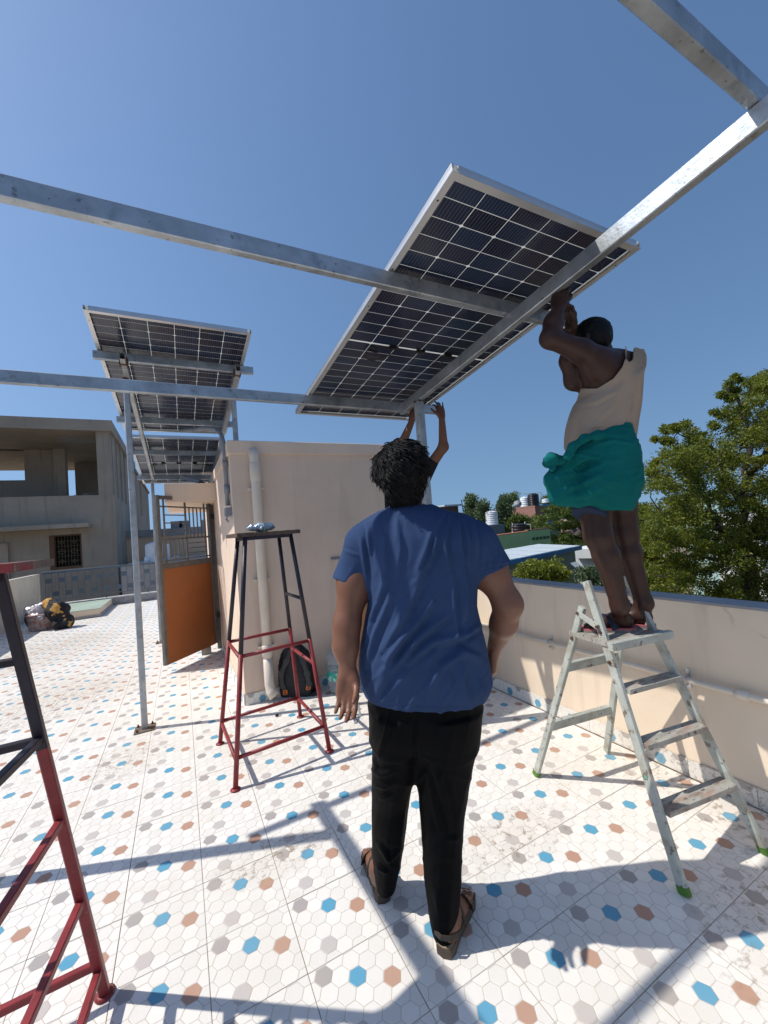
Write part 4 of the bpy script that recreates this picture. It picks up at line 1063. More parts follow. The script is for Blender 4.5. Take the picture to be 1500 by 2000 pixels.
def trouser_post(P, N_):
    x, y = topx(P); Q = tfd(P, N_)
    v = (1 - np.abs(np.sin(x / 8.5 + .9 * np.sin(y / 60) + .02 * y))) ** 2 * .0032 * (.4 + .6 * np.sin(y / 70 + x / 40) ** 2)
    h_ = (1 - np.abs(np.sin((y + .45 * x) / 13 + 1.2 * np.sin(x / 19)))) ** 2 * .0032 * (np.exp(-((y - 1520) / 45) ** 2) + np.exp(-((y - 1690) / 50) ** 2))
    return Q + N_ * (v + h_ + wnoise(P, 7, 21, (1, 1, .6)) * .0022)[:, None]
trs = sculpt('trousers', [(*loft(tr, 2.4), .02), (*loft(lgL, 2.1), .045), (*loft(lgR, 2.1), .045)], .0058, TRS, m1, trouser_post)
# sandals
def sandal(q, heel_h, side, parent, strap2=True):
    """q maps (along, across, up above sole) -> camera-aligned; sole hangs below"""
    w = lambda u, v, z: Vector(fromL(q(u, v, z)))
    out = [(-.045, 0), (-.038, .026), (-.01, .036), (.05, .034), (.10, .040), (.15, .048), (.185, .044), (.212, .024), (.220, -.008), (.212, -.036), (.18, -.046), (.12, -.040), (.05, -.032), (-.01, -.034), (-.038, -.026)]
    m = MB(); k0 = [w(u, v * side, -.031) for u, v in out]; k1 = [w(u * 1.01, v * side * 1.04, -.012) for u, v in out]; k2 = [w(u * 1.01, v * side * 1.04, -.002) for u, v in out]; k3 = [w(u * .98, v * side * .96, .002) for u, v in out]
    n = len(out); m.add(k0 + k1 + k2 + k3, [tuple(range(n - 1, -1, -1)), tuple(range(3 * n, 4 * n))] + [(r * n + i, r * n + (i + 1) % n, (r + 1) * n + (i + 1) % n, (r + 1) * n + i) for r in range(3) for i in range(n)])
    t = m.build('sandal', SOLE, parent); shade_auto(t, 50)
    MB().prism([w(u * .95, v * side * .9, .0023) for u, v in out], w(0, 0, .0045) - w(0, 0, .0023)).build('insole', INSOLE, t)
    def strap(pts, wd):
        mb = MB(); P = [w(*p) for p in pts]
        for i in range(len(P) - 1):
            mb.bar(P[i], P[i + 1], wd if isinstance(wd, float) else wd[i], .004, up=(P[i] + P[i + 1]) / 2 - w(.06, 0, .0))
        mb.build('strap', STRAP, t)
    arc = lambda u0, u1, r, h, n=7: [(u0 + (u1 - u0) * i / n, -r * math.cos(math.pi * i / n) * side, .004 + h * math.sin(math.pi * i / n)) for i in range(n + 1)]
    strap(arc(.135, .125, .047, .050), .030); strap(arc(.07, .06, .043, .078), .022)
    strap([(.04, .042 * side, .01), (.0, .044 * side, .030), (-.035, .030 * side, .040), (-.048, 0, .043), (-.035, -.030 * side, .040), (0, -.044 * side, .030), (.04, -.042 * side, .01)], .016)
    return t
sandal(qL, .03, 1, m1); sandal(qR, .03, -1, m1)
# hooked tool between the fingers of the left hand
tl = [PL(689, 1352, 1.395), PL(694, 1362, 1.39), PL(700, 1380, 1.40), PL(703.5, 1398, 1.405), PL(700, 1404, 1.40), PL(695.5, 1412, 1.39)]
hook = MB().tube([Vector(fromL(p)) for p in tl], .0042, 8); hook.bar(Vector(fromL(tl[-1])), Vector(fromL(PL(694.0, 1405, 1.385))), .012, .010)
o = hook.build('hooked_tool', ALU); tag(o, 'small bent steel tool held between the fingers of the man in blue', 'tool')

def pxcut(poly, dn=1.0, df=3.0):
    """cutting field: what lies behind an outline drawn in picture pixels, between two distances"""
    pg = np.array(poly, float)
    def f(X):
        x = 750 + FPX * X[..., 0] / X[..., 1]; y = 1000 - FPX * X[..., 2] / X[..., 1]
        best = np.full(x.shape, 1e9); ins = np.zeros(x.shape, bool)
        for i in range(len(pg)):
            p, q = pg[i - 1], pg[i]; e = q - p; t = np.clip(((x - p[0]) * e[0] + (y - p[1]) * e[1]) / (e @ e), 0, 1)
            best = np.minimum(best, np.hypot(x - p[0] - t * e[0], y - p[1] - t * e[1]))
            c = (p[1] > y) != (q[1] > y); ins ^= c & (x < (q[0] - p[0]) * (y - p[1]) / ((q[1] - p[1]) or 1e-9) + p[0])
        return np.where(ins, -best, best) * X[..., 1] / FPX
    P = np.array([PL(x, y, d) for x, y in poly for d in (dn, df)])
    return (f, P.min(0), P.max(0))

# ---- man on the stepladder
m2 = empty('person', lad(.22, .4, .90), 'man in tan vest and wrapped green cloth standing on the stepladder, arms raised', 'person')
D2 = 2.05
a2 = math.radians(52)      # he faces away to the left
RH2 = np.array([[math.cos(a2), -math.sin(a2), 0], [math.sin(a2), math.cos(a2), 0], [0, 0, 1]])
RH2 = RH2 @ np.array([[1, 0, 0], [0, math.cos(.05), -math.sin(.05)], [0, math.sin(.05), math.cos(.05)]])
hp, hat2 = head_prims(PL(1151, 667, 2.08), RH2, .91)
B = list(hp)
B.append((*capsule(PL(1185, 712, 2.08), .056, PL(1166, 672, 2.08), .055), .03))
t2 = rows([(700, 1168, 1235, D2, .09), (725, 1142, 1245, D2, .12), (760, 1134, 1245, D2, .135), (800, 1124, 1241, D2, .14), (840, 1116, 1234, D2, .14), (880, 1113, 1236, D2, .14), (920, 1116, 1243, D2, .135), (985, 1130, 1235, D2, .11)], D2, .13)
B.append((*loft(t2, 2.2), .05))
shN, elN, wrN = PL(1192, 716, 1.98), PL(1074, 661, 1.90), PL(1091, 604, 1.93)      # near arm
shF, elF, wrF = PL(1170, 728, 2.16), PL(1121, 744, 2.10), PL(1113, 652, 2.02)      # far arm
B += [(*capsule(shN, .070, PL(1135, 686, 1.93), .053), .06), (*capsule(PL(1135, 686, 1.93), .053, elN, .042), .03), (*capsule(elN, .043, PL(1081, 630, 1.915), .039), .03), (*capsule(PL(1081, 630, 1.915), .043, wrN, .029), .03),
      (*capsule(PL(1185, 735, 2.0), .085, PL(1165, 720, 1.97), .075), .05),
      (*capsule(shF, .066, elF, .044), .05), (*capsule(elF, .045, PL(1110, 705, 2.06), .040), .03), (*capsule(PL(1110, 705, 2.06), .040, wrF, .026), .03)]
B.append((*ellipsoid(PL(1222, 716, 2.04), (.045, .06, .055)), .05))
B += hand(wrN, PL(1093, 580, 1.95) - wrN, (-.5, -.8, .1), (.8, -.4, 0), .98, curl=(.35, .35, .4, .4), thumb=(.5, .4, .3), spread=.08)
B += hand(wrF, PL(1112, 630, 2.0) - wrF, (.75, .45, .2), (-.2, -.9, .1), .98, curl=(.5, .55, .6, .6), thumb=(.4, .5, .4), spread=.05)
# legs
kL, kR = PL(1168, 1046, 2.00), PL(1220, 1040, 2.10)
aL, aR = PL(1211, 1184, 2.00), PL(1258, 1178, 2.09)
hipL, hipR = PL(1158, 965, 2.03), PL(1212, 965, 2.10)
B += [(*capsule(hipL, .088, kL, .064), .05), (*capsule(kL, .062, PL(1184, 1085, 2.005), .060), .03), (*capsule(PL(1184, 1085, 2.005), .058, aL, .040), .03),
      (*capsule(hipR, .080, kR, .060), .05), (*capsule(kR, .058, PL(1228, 1080, 2.10), .056), .03), (*capsule(PL(1228, 1080, 2.10), .054, aR, .039), .03)]
PZ = .872 + .024
def foot2(heel, toe, ankle, side):
    hgt = PZ + .020
    fp, q, f, s, h = foot(Vector((heel[0], heel[1], 0)), Vector((toe[0], toe[1], 0)), hgt, ankle)
    return fp + toes(q, side), q
hLw = G(1240, 1232, PZ); hRw = G(1284, 1226, PZ); tLw = G(1136, 1232, PZ)
dirf = (tLw - hLw).normalized()
fp, q2L = foot2(hLw, hLw + dirf, aL, 1); B += fp
fp, q2R = foot2(hRw + Vector((-.01, .01, 0)), hRw + (dirf + Vector((.1, .15, 0))), aR, -1); B += fp
B.append((*ellipsoid(aL + np.array([-.012, -.028, -.012]), (.016, .014, .016)), .012))
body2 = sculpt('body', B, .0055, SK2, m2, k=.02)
hair_shell('hair', [(*ellipsoid(hat2(0, -.012, .032), (.075, .093, .089), RH2), .02), (*ellipsoid(hat2(0, -.043, -.006), (.065, .057, .060), RH2), .03)], 31, m2, .0025, locks=0, sub=[ellipsoid(hat2(0, .080, -.028), (.085, .057, .082), RH2)])
vst = rows([(699, 1212, 1240, 2.05, .08), (708, 1206, 1245, 2.05, .11), (740, 1192, 1250, 2.05, .14), (765, 1165, 1250, 2.05, .150), (783, 1128, 1248, 2.05, .155), (805, 1116, 1245, 2.05, .16), (830, 1109, 1239, 2.05, .165), (850, 1106, 1236, 2.05, .165), (870, 1105, 1234, 2.04, .165), (893, 1110, 1234, 2.04, .16)], 2.05, .15)
vf = folds([([(1245, 730), (1228, 790), (1215, 838)], 4, .006), ([(1238, 760), (1222, 810)], 3.5, .005), ([(1224, 730), (1200, 790), (1160, 830)], 5, .005), ([(1200, 765), (1165, 785), (1135, 790)], 4, .005),
             ([(1125, 800), (1116, 850), (1112, 885)], 4, .005), ([(1140, 820), (1126, 860)], 4, .004), ([(1210, 835), (1180, 828), (1150, 836)], 4, .005), ([(1232, 800), (1226, 835)], 3, .004)])
vest = sculpt('vest', [(*loft(vst, 2.3), .02), (*loft(rows([(696, 1166, 1236, D2, .10), (725, 1140, 1247, D2, .132), (760, 1132, 1247, D2, .147), (800, 1122, 1243, D2, .148), (830, 1116, 1238, D2, .145), (860, 1114, 1235, D2, .14)], D2, .13), 2.2), .05), (*capsule(PL(1185, 735, 2.0), .097, PL(1165, 720, 1.97), .087), .06), (*capsule(shN, .086, PL(1135, 686, 1.93), .070), .06), (*ellipsoid(PL(1222, 716, 2.04), (.055, .072, .065)), .05)], .0052, VEST, m2, lambda P, N_: vf(P, N_) + N_ * (wnoise(P, 7, 41, (1, 1, .5)) * .0030)[:, None],
              sub=[pxcut([(1040, 560), (1226, 560), (1221, 700), (1215, 716), (1197, 739), (1166, 758), (1128, 759), (1040, 800)]), pxcut([(1223, 600), (1243, 600), (1236, 701), (1229, 707), (1223, 700)], 1.0, 3.0)])
lg = rows([(840, 1144, 1232, 2.05, .172), (846, 1136, 1234, 2.05, .178), (862, 1122, 1240, 2.05, .195), (880, 1112, 1247, 2.04, .20), (905, 1104, 1252, 2.04, .195), (930, 1092, 1255, 2.04, .20), (948, 1084, 1254, 2.04, .20), (965, 1088, 1249, 2.04, .19), (980, 1103, 1243, 2.04, .18), (992, 1122, 1238, 2.04, .165), (997, 1126, 1234, 2.04, .155)], 2.05, .19)
def lung_post(P, N_):
    x, y = topx(P); Q = lf(P, N_); g = np.clip(-N_[:, 1] * 1.4 + .3, 0, 1)
    fan = np.arctan2(y - 890, x - 1078)                      # folds fan out from the knot
    r_ = np.hypot(x - 1078, y - 890)
    a = (1 - np.abs(np.sin(fan * 9 + .8 * np.sin(r_ / 23)))) ** 2 * np.clip(r_ / 60, 0, 1) * np.clip(1.6 - r_ / 130, .15, 1) * .0045
    b = (1 - np.abs(np.sin(fan * 19 + 1.7 * np.sin(r_ / 31 + 1)))) ** 2 * .0026
    c = (1 - np.abs(np.sin((y + 3 * np.sin(x / 17)) / 3.1))) ** 2 * np.clip((874 - y - (1233 - x) * .18) / 10, 0, 1) * .0035
    return Q + N_ * ((a + b) * g + c * g + wnoise(P, 5, 51, (1, 1, .8)) * .0022 + wnoise(P, 16, 52, (1, 1, 1.6)) * .0015)[:, None]
rl0 = [PL(1106, 892, 1.86), PL(1118, 872, 1.86), PL(1140, 856, 1.87), PL(1166, 849, 1.88), PL(1192, 846, 1.90), PL(1216, 847, 1.95), PL(1233, 849, 2.02)]
lgp = [(*ellipsoid(PL(1104, 932, 1.95), (.05, .05, .085)), .04), (*ellipsoid(PL(1112, 940, 2.02), (.05, .07, .09)), .04), (*capsule(PL(1126, 893, 1.92), .045, PL(1178, 868, 1.93), .045), .04)] + [(*capsule(rl0[i], .015, rl0[i + 1], .015), .03) for i in range(6)] + [(*loft(lg, 2.3), .03), (*capsule(PL(1096, 908, 1.95), .032, PL(1080, 938, 1.93), .034), .04), (*capsule(PL(1080, 938, 1.93), .034, PL(1094, 966, 1.93), .036), .05), (*capsule(PL(1090, 968, 1.93), .040, PL(1130, 978, 1.95), .035), .05)]
lf = folds([([(1228, 852), (1190, 850), (1150, 862)], 3.5, .007), ([(1235, 866), (1200, 860), (1160, 872)], 3.5, .006), ([(1170, 892), (1135, 900), (1110, 915)], 4, .009), ([(1180, 905), (1140, 925), (1098, 930)], 4, .007),
            ([(1178, 925), (1140, 945), (1098, 958)], 5, .010), ([(1190, 945), (1150, 968), (1110, 972)], 5, .007), ([(1240, 900), (1226, 950), (1215, 985)], 4, .005), ([(1222, 880), (1208, 940)], 4, .004), ([(1120, 880), (1106, 905)], 4, .008), ([(1250, 925), (1225, 940)], 4, .006)])
lun = sculpt('wrapped_cloth', lgp, .0055, GREENC, m2, lung_post, k=.03)
kn = sculpt('cloth_knot', [(*capsule(PL(1100, 901, 1.93), .026, PL(1078, 898, 1.90), .026), .02), (*capsule(PL(1078, 896, 1.90), .024, PL(1068, 904, 1.90), .018), .02), (*capsule(PL(1082, 905, 1.90), .014, PL(1078, 918, 1.89), .010), .01)], .004, GREENC, lun,
            lambda P, N_: P + N_ * (np.abs(wnoise(P, 16, 61)) * .008)[:, None])
sh2 = rows([(970, 1128, 1232, 2.04, .13), (990, 1130, 1226, 2.03, .115)], 2.03, .11)
sculpt('shorts', [(*loft(sh2, 2.2), .02), (*capsule(PL(1157, 980, 2.02), .088, PL(1150, 1008, 1.99), .078, cut=True), .02)], .006, NAVY, m2, lambda P, N_: P + N_ * (wnoise(P, 10, 71) * .004)[:, None])
# rubber slippers
PINK = mat('worn_pink_rubber', (.50, .14, .14), .7, 0, .2, 20); GREYS = mat('grey_rubber', (.22, .20, .19), .8, 0, .2, 20)
def slipper(q, side, parent):
    w = lambda u, v, z: Vector(fromL(q(u, v, z)))
    out = [(-.045, 0), (-.038, .028), (-.01, .037), (.05, .036), (.10, .042), (.15, .049), (.19, .044), (.215, .020), (.217, -.012), (.205, -.038), (.17, -.046), (.11, -.040), (.05, -.034), (-.01, -.036), (-.038, -.028)]
    P = [w(u, v * side, -.0195) for u, v in out]
    t = MB().prism(P, w(0, 0, -.010) - w(0, 0, -.0195)).build('slipper', GREYS, parent)
    MB().prism([w(u, v * side, -.0098) for u, v in out], w(0, 0, .0) - w(0, 0, -.0098)).build('footbed', PINK, t)
    mb = MB()
    P = [w(.06 + .05 * i / 8, -.046 * math.cos(math.pi * i / 8) * side, -.002 + .066 * math.sin(math.pi * i / 8)) for i in range(9)]
    for i in range(8): mb.bar(P[i], P[i + 1], .050, .005, up=(P[i] + P[i + 1]) / 2 - w(.1, 0, -.01))
    mb.build('strap', mat('dark_blue_strap', (.02, .025, .05), .7), t)
slipper(q2L, 1, m2); slipper(q2R, -1, m2)
sp = MB().bar(Vector(fromL(PL(1097, 642, 1.99))), Vector(fromL(PL(1108, 612, 2.02))), .020, .006); sp.tube([Vector(fromL(PL(1103, 640, 1.98))), Vector(fromL(PL(1094, 632, 1.98)))], .005, 8)
o = sp.build('spanner', ALU); tag(o, 'small steel spanner between the raised hands of the man on the stepladder', 'tool')

# ---- helper behind the post, arms raised
m3 = empty('person', Vector((1.62, 3.12, .55)), 'helper mostly hidden behind the man in blue, both arms raised to the beam end', 'person')
D3 = 3.42
hp, hat3 = head_prims(PL(783, 887, 3.42), np.eye(3), .96)
B = list(hp); B.append((*capsule(PL(790, 930, 3.44), .054, PL(786, 900, 3.43), .054), .03))
B.append((*loft(rows([(925, 765, 822), (940, 752, 838), (980, 756, 834), (1040, 758, 830), (1100, 762, 826), (1140, 768, 820)], 3.46, .11)), .05))
B += [(*capsule(PL(760, 925, 3.46), .052, PL(783, 872, 3.36), .043), .04), (*capsule(PL(783, 872, 3.36), .041, PL(803, 826, 3.33), .027), .03),
      (*capsule(PL(826, 930, 3.46), .052, PL(866, 873, 3.38), .041), .04), (*capsule(PL(866, 873, 3.38), .040, PL(863, 818, 3.33), .026), .03)]
B += hand(PL(804, 823, 3.33), PL(808, 800, 3.34) - PL(804, 823, 3.33), (-.6, -.6, 0), (1, -.2, 0), .95, curl=(.3, .3, .3, .3))
B += hand(PL(863, 816, 3.33), PL(859, 795, 3.34) - PL(863, 816, 3.33), (.3, -.9, .2), (-1, 0, 0), .95, curl=(.45, .3, .3, .1), thumb=(.8, .3, .2), spread=.12)
B += [(*capsule(PL(776, 1140, 3.46), .075, PL(775, 1200, 3.46), .052), .04), (*capsule(PL(775, 1200, 3.46), .050, PL(776, 1268, 3.46), .034), .03), (*capsule(PL(812, 1140, 3.46), .075, PL(813, 1200, 3.46), .052), .04), (*capsule(PL(813, 1200, 3.46), .050, PL(814, 1268, 3.46), .034), .03)]
for x in (776, 814): B.append((*capsule(PL(x, 1276, 3.46), .032, PL(x, 1278, 3.62), .024), .03))
sculpt('body', B, .007, SK3, m3, k=.02)
hair_shell('hair', [(*ellipsoid(hat3(0, -.015, .036), (.088, .104, .100)), .02), (*ellipsoid(hat3(0, -.05, 0), (.076, .064, .072)), .03)], 77, m3, .010, locks=160, h=.007)
DK = cloth('dark_shirt_cloth', (.022, .020, .022))
sculpt('shirt', [(*loft(rows([(922, 770, 818, 3.46, .09), (935, 752, 836), (960, 750, 838), (1000, 752, 836), (1060, 752, 834), (1110, 754, 832)], 3.46, .13)), .02), (*capsule(PL(760, 930, 3.46), .064, PL(774, 893, 3.40), .055, cut=True), .03), (*capsule(PL(828, 932, 3.46), .064, PL(846, 898, 3.42), .055, cut=True), .03)], .008, DK, m3)
sculpt('trousers', [(*loft(rows([(1095, 754, 832), (1140, 756, 832)], 3.46, .12)), .02), (*loft(rows([(1130, 756, 795), (1200, 760, 790), (1262, 763, 790)], 3.46, .09)), .03), (*loft(rows([(1130, 793, 832), (1200, 799, 828), (1262, 800, 827)], 3.46, .09)), .03)], .008, TRS, m3)
MB().tube([Vector(fromL(PL(798 + 4.5 * math.cos(a), 840 + 3.4 * math.sin(a) + 3 * math.cos(a), 3.335 + .036 * math.sin(a + 1.57)))) for a in np.linspace(0, 6.28, 16)], .0035, 6, cap=False).build('bangle', mat('pale_thread', (.6, .5, .45), .6), m3, True)
# ------------------------------------------------------------------ small things on the terrace
FOIL = mat('crumpled_pale_blue_foil', (.50, .60, .66), .28, .55, .25, 30, .004, 60)
def blob(name, prims, h, m, parent, amp, fr, seed, label=None, cat=None, facet=False):
    o = sculpt(name, prims, h, m, parent, lambda P, N_: P + N_ * (np.abs(wnoise(P, fr, seed)) * amp - amp * .5 + wnoise(P, fr * 2.7, seed + 5) * amp * .35)[:, None])
    return tag(o, label, cat)
pk = [toL(onY(x, y, 3.10)) for x, y in ((492, 1041), (510, 1040), (528, 1038))]
fo = blob('foil_packet', [(*capsule(pk[0], .034, pk[1], .040, flat=((0, 0, 1), .7)), .02), (*capsule(pk[1], .040, pk[2], .034, flat=((0, 0, 1), .8)), .02)], .004, FOIL, None, .010, 22, 3,
     'crumpled pale blue foil packet lying on the plank of the tall stand', 'packet')
zt1 = onY(452, 1051, 3.09).z
zmin = min(v.co.z for v in fo.data.vertices); fo.location.z = (zt1 + .026) - zmin
tw = MB().box((-.012, -.002, 0), (.012, .026, .045)); q = Vector(fromL(toL(onY(519, 1036, 3.085))))
tw = MB().bar(q + Vector((-.012, 0, .012)), q + Vector((.004, -.004, -.024)), .020, .016).build('green_print', mat('lime_print', (.42, .55, .06), .4), fo)

# backpack leaning on the stair room
bpk = empty('backpack', G(578, 1388), 'dark grey backpack with two orange buckles leaning on the stair room wall', 'backpack')
BPG = mat('dark_grey_pack_fabric', (.030, .030, .032), .85, 0, .2, 12, .001, 200); BPB = mat('black_pack_fabric', (.012, .012, .014), .7, 0, .2, 12, .001, 200); BPL = mat('grey_padded_strap_fabric', (.060, .060, .058), .9, 0, .15, 10, .0008, 260)
DB = 3.90
bw = lambda x, y, d=DB: PL(x, y, d)
blob('main_bag', [(*loft(rows([(1262, 560, 585), (1270, 550, 600), (1290, 543, 610), (1320, 538, 618), (1350, 537, 622), (1378, 537, 625), (1388, 543, 620)], DB, .10), 2.8), .03)], .007, BPB, bpk, .006, 9, 8)
blob('back_pad', [(*loft(rows([(1266, 556, 584, 3.82), (1290, 552, 590, 3.81), (1320, 553, 600, 3.80), (1345, 550, 608, 3.80), (1360, 550, 610, 3.80)], 3.8, .028), 2.6), .02)], .006, BPG, bpk, .003, 12, 9)
for sx_, pts in ((0, [(570, 1268, 3.80), (560, 1290, 3.765), (549, 1316, 3.755), (551, 1340, 3.765), (557, 1352, 3.775)]), (1, [(580, 1268, 3.80), (592, 1292, 3.765), (600, 1316, 3.755), (604, 1336, 3.765), (602, 1346, 3.775)])):
    pr_ = [(*capsule(PL(*pts[i]), .024, PL(*pts[i + 1]), .022, flat=((0, 1, 0), .5)), .02) for i in range(4)]
    blob('shoulder_strap', pr_, .005, BPL, bpk, .002, 20, 10 + sx_)
ORB = mat('orange_buckle_plastic', (.70, .16, .02), .5)
for x, y in ((557, 1352), (602, 1342)):
    c = PL(x, y, 3.76); m = MB()
    P = [Vector(fromL(c + np.array(v))) for v in ((-.018, 0, -.022), (.018, 0, -.016), (.016, 0, .020), (-.014, 0, .016))]
    for i in range(4): m.bar(P[i], P[(i + 1) % 4], .008, .008)
    m.bar((P[0] + P[3]) / 2, (P[1] + P[2]) / 2, .007, .008); m.build('buckle', ORB, bpk)
blob('side_pocket', [(*capsule(bw(538, 1310, 3.86), .035, bw(540, 1370, 3.86), .048), .03)], .006, mat('purple_grey_mesh', (.05, .035, .045), .9), bpk, .008, 14, 12)
blob('side_pocket', [(*capsule(bw(617, 1330, 3.88), .03, bw(620, 1375, 3.86), .042), .03)], .006, BPB, bpk, .006, 14, 13)
blob('hip_belt', [(*capsule(bw(548, 1375, 3.79), .026, bw(596, 1366, 3.78), .028), .02), (*capsule(bw(596, 1366, 3.78), .028, bw(622, 1352, 3.80), .022), .02)], .006, BPG, bpk, .004, 16, 14)
MB().tube([Vector(fromL(bw(552, 1385, 3.76))), Vector(fromL(bw(548, 1392, 3.70))), G(540, 1397, .012)], .010, 6).build('loose_strap', BPB, bpk)
MB().tube([Vector(fromL(bw(566, 1264, 3.80))), Vector(fromL(bw(572, 1255, 3.79))), Vector(fromL(bw(580, 1264, 3.80)))], .006, 6).build('haul_loop', BPB, bpk)
# water jar
jr = G(668, 1346); GLJ = mat('clear_jar_plastic', (.80, .83, .84), .12, 0, .02, 3, transmission=.75, ior=1.15)
jar = empty('water_jar', jr, 'large clear ribbed water jar with a green label beside the man in blue', 'jar')
pf = [(.05, 0), (.125, .004), (.132, .02), (.132, .10), (.126, .108), (.132, .116), (.132, .20), (.125, .21), (.132, .222), (.132, .26), (.125, .27), (.132, .285), (.130, .33), (.115, .365), (.08, .385), (.045, .395), (.030, .40), (.028, .43)]
o = MB().lathe(jr + Vector((0, 0, .002)), pf, 32).build('jar_body', GLJ, jar, True)
lab = MB().lathe(jr + Vector((0, 0, .122)), [(.1335, 0), (.1338, .004), (.1338, .074), (.1335, .078)], 32).build('label', mat('green_label_print', (.02, .36, .26), .4, 0, .1, 8, spots=[(30, .55, .03, (.55, .75, .68))]), jar, True)
MB().lathe(jr + Vector((0, 0, .425)), [(.031, 0), (.031, .022), (.026, .026)], 20).build('cap', mat('pale_cap', (.5, .6, .7), .4), jar, True)
# wooden step stool of the helper, brown-orange
ws = empty('step_stool', Vector((1.62, 3.12, 0)), 'orange-brown wooden step stool hidden behind the man in blue, the helper standing on it', 'stool')
OW = mat('orange_brown_wood', (.36, .16, .08), .6, 0, .2, 8, stretch=(1, 1, .2))
fz = fromL(PL(795, 1284, 3.50)); c0 = Vector((fz[0], fz[1], 0)); topz = fz[2] - .012
MB().box((c0.x - .22, c0.y - .17, topz - .03), (c0.x + .22, c0.y + .22, topz)).build('seat', OW, ws)
for dx in (-.18, .18):
    for dy in (-.13, .18): MB().bar((c0.x + dx, c0.y + dy, .001), (c0.x + dx * .95, c0.y + dy * .95, topz - .03), .035, .035).build('leg', OW, ws)
for dy in (-.13, .18): MB().bar((c0.x - .17, c0.y + dy, .2), (c0.x + .17, c0.y + dy, .2), .02, .04).build('stretcher', OW, ws)
bd = empty('wooden_board', G(704, 1345), 'narrow orange-brown board propped upright behind the arm of the man in blue', 'board')
MB().bar(Vector(fromL(PL(703, 1335, 3.0))), Vector(fromL(PL(705, 1150, 3.0))), .10, .03, up=(0, 1, 0)).build('board', OW, bd)
# broken plaster with wires
br = onY(655, 1090, SY0)
bx = empty('wire_outlet', br, 'broken plaster hole with loose wires in the stair room wall beside the blue sleeve', 'outlet')
MB().box((br.x - .05, SY0 - .006, br.z - .012), (br.x + .05, SY0 - .001, br.z + .014)).build('broken_plaster', MARBLE, bx)
for k in range(5):
    MB().tube([(br.x - .04 + .02 * k, SY0 - .004, br.z), (br.x - .045 + .022 * k, SY0 - .03, br.z + .004), (br.x - .05 + .02 * k, SY0 - .03, br.z - .02)], .003, 5).build('wire', REDP if k == 4 else PVCG, bx)

# bundle by the left parapet
bb = G(84, 1229)
bu = empty('paint_bucket', bb, 'dusty pinkish bucket under a bundle of cloths by the left parapet', 'bucket')
PB = mat('dusty_pink_bucket', (.40, .20, .17), .6, 0, .2, 12, spots=[(12, .48, .08, (.42, .38, .36))])
MB().lathe(bb + Vector((0, 0, .002)), [(.21, 0), (.225, .02), (.255, .30), (.268, .31), (.268, .33), (.25, .335)], 28).build('pail', PB, bu, True)
db = toL(bb)[1]
FSH = mat('silvery_plastic_sheet', (.50, .48, .52), .3, .3, .2, 10, .006, 30)
blob('plastic_sheet', [(*capsule(PL(60, 1196, db), .12, PL(82, 1190, db), .15), .06), (*capsule(PL(58, 1205, db - .1), .07, PL(80, 1206, db - .2), .06), .05)], .016, FSH, None, .035, 3.5, 15, 'crumpled silvery plastic sheet lying over the bucket by the left parapet', 'plastic sheet')
BTK = mat('black_cloth_with_gold_print', (.010, .010, .014), .8, 0, .2, 6, spots=[(3.4, .565, .02, (.55, .30, .07)), (5, .62, .02, (.012, .03, .04))])
blob('printed_cloth', [(*capsule(PL(96, 1180, db), .13, PL(118, 1190, db - .05), .16), .06), (*capsule(PL(105, 1195, db - .1), .15, PL(126, 1212, db - .05), .16), .06), (*capsule(PL(112, 1220, db - .2), .10, PL(132, 1216, db), .10), .05)], .016, BTK, None, .022, 2.5, 25, 'black cloth bundle with gold print slumped beside the bucket', 'cloth')
ph = empty('black_handled_pot', G(62, 1222), 'small black handled container beside the silvery sheet', 'container')
m = MB(); L3 = [Vector(fromL(PL(x, y, db - .15))) for x, y in ((52, 1200), (50, 1212), (55, 1222), (62, 1216), (61, 1204), (52, 1200))]
m.tube(L3, .028, 8); m.build('handle', BLACK, ph, True)

# ------------------------------------------------------------------ bare cement building beyond the railing
DG = 15.4
cg = W(222, 1000, DG); XC, YC = cg.x, cg.y
gb = empty('cement_building', (XC, YC, -7), 'unfinished grey cement building with open upper floor beyond the railing on the left', 'building')
zy = lambda y, x=205: onY(x, y, YC).z
x_at = lambda x, y, Y=YC: onY(x, y, Y).x
zpar, zch, zroof = zy(966), zy(1028), zy(822)
zsl = zroof - .42
XL = XC - 12
wx0, wx1 = x_at(97, 1080), x_at(160, 1080); wz1, wz0 = zy(1044, 130), zy(1111, 130)
m = MB()
m.box((XL, YC, -7), (wx0, YC + .25, zch)); m.box((wx1, YC, -7), (XC, YC + .25, zch)); m.box((wx0, YC, -7), (wx1, YC + .25, wz0)); m.box((wx0, YC, wz1), (wx1, YC + .25, zch))
m.build('lower_wall', GREYCON, gb)
MB().box((XL, YC + .01, zch), (XC - .01, YC + .24, zpar)).build('balcony_parapet', GREYCON, gb)
px_l = x_at(18, 1080); MB().box((XL, YC - .12, -7), (px_l, YC - .002, zch - .4)).build('pilaster', GREYCON, gb)
cx1 = x_at(180, 1030)
MB().box((XL, YC - .75, zch - .02), (cx1, YC - .003, zch + .13)).build('window_canopy', GREYCON, gb)
wd = MB(); fr_ = .09
FRM = mat('brown_window_frame', (.13, .065, .03), .6)
for a, b in (((wx0 + .01, YC - .02, wz0 + .01), (wx0 + fr_ + .06, YC + .15, wz1 - .01)), ((wx1 - fr_ * .4, YC - .02, wz0 + .01), (wx1 - .01, YC + .15, wz1 - .01)), ((wx0 + fr_ + .061, YC - .02, wz0 + .01), (wx1 - fr_ * .41, YC + .15, wz0 + .09)), ((wx0 + fr_ + .061, YC - .02, wz1 - .05), (wx1 - fr_ * .41, YC + .15, wz1 - .01))): wd.box(a, b)
wf = wd.build('window', FRM, gb)
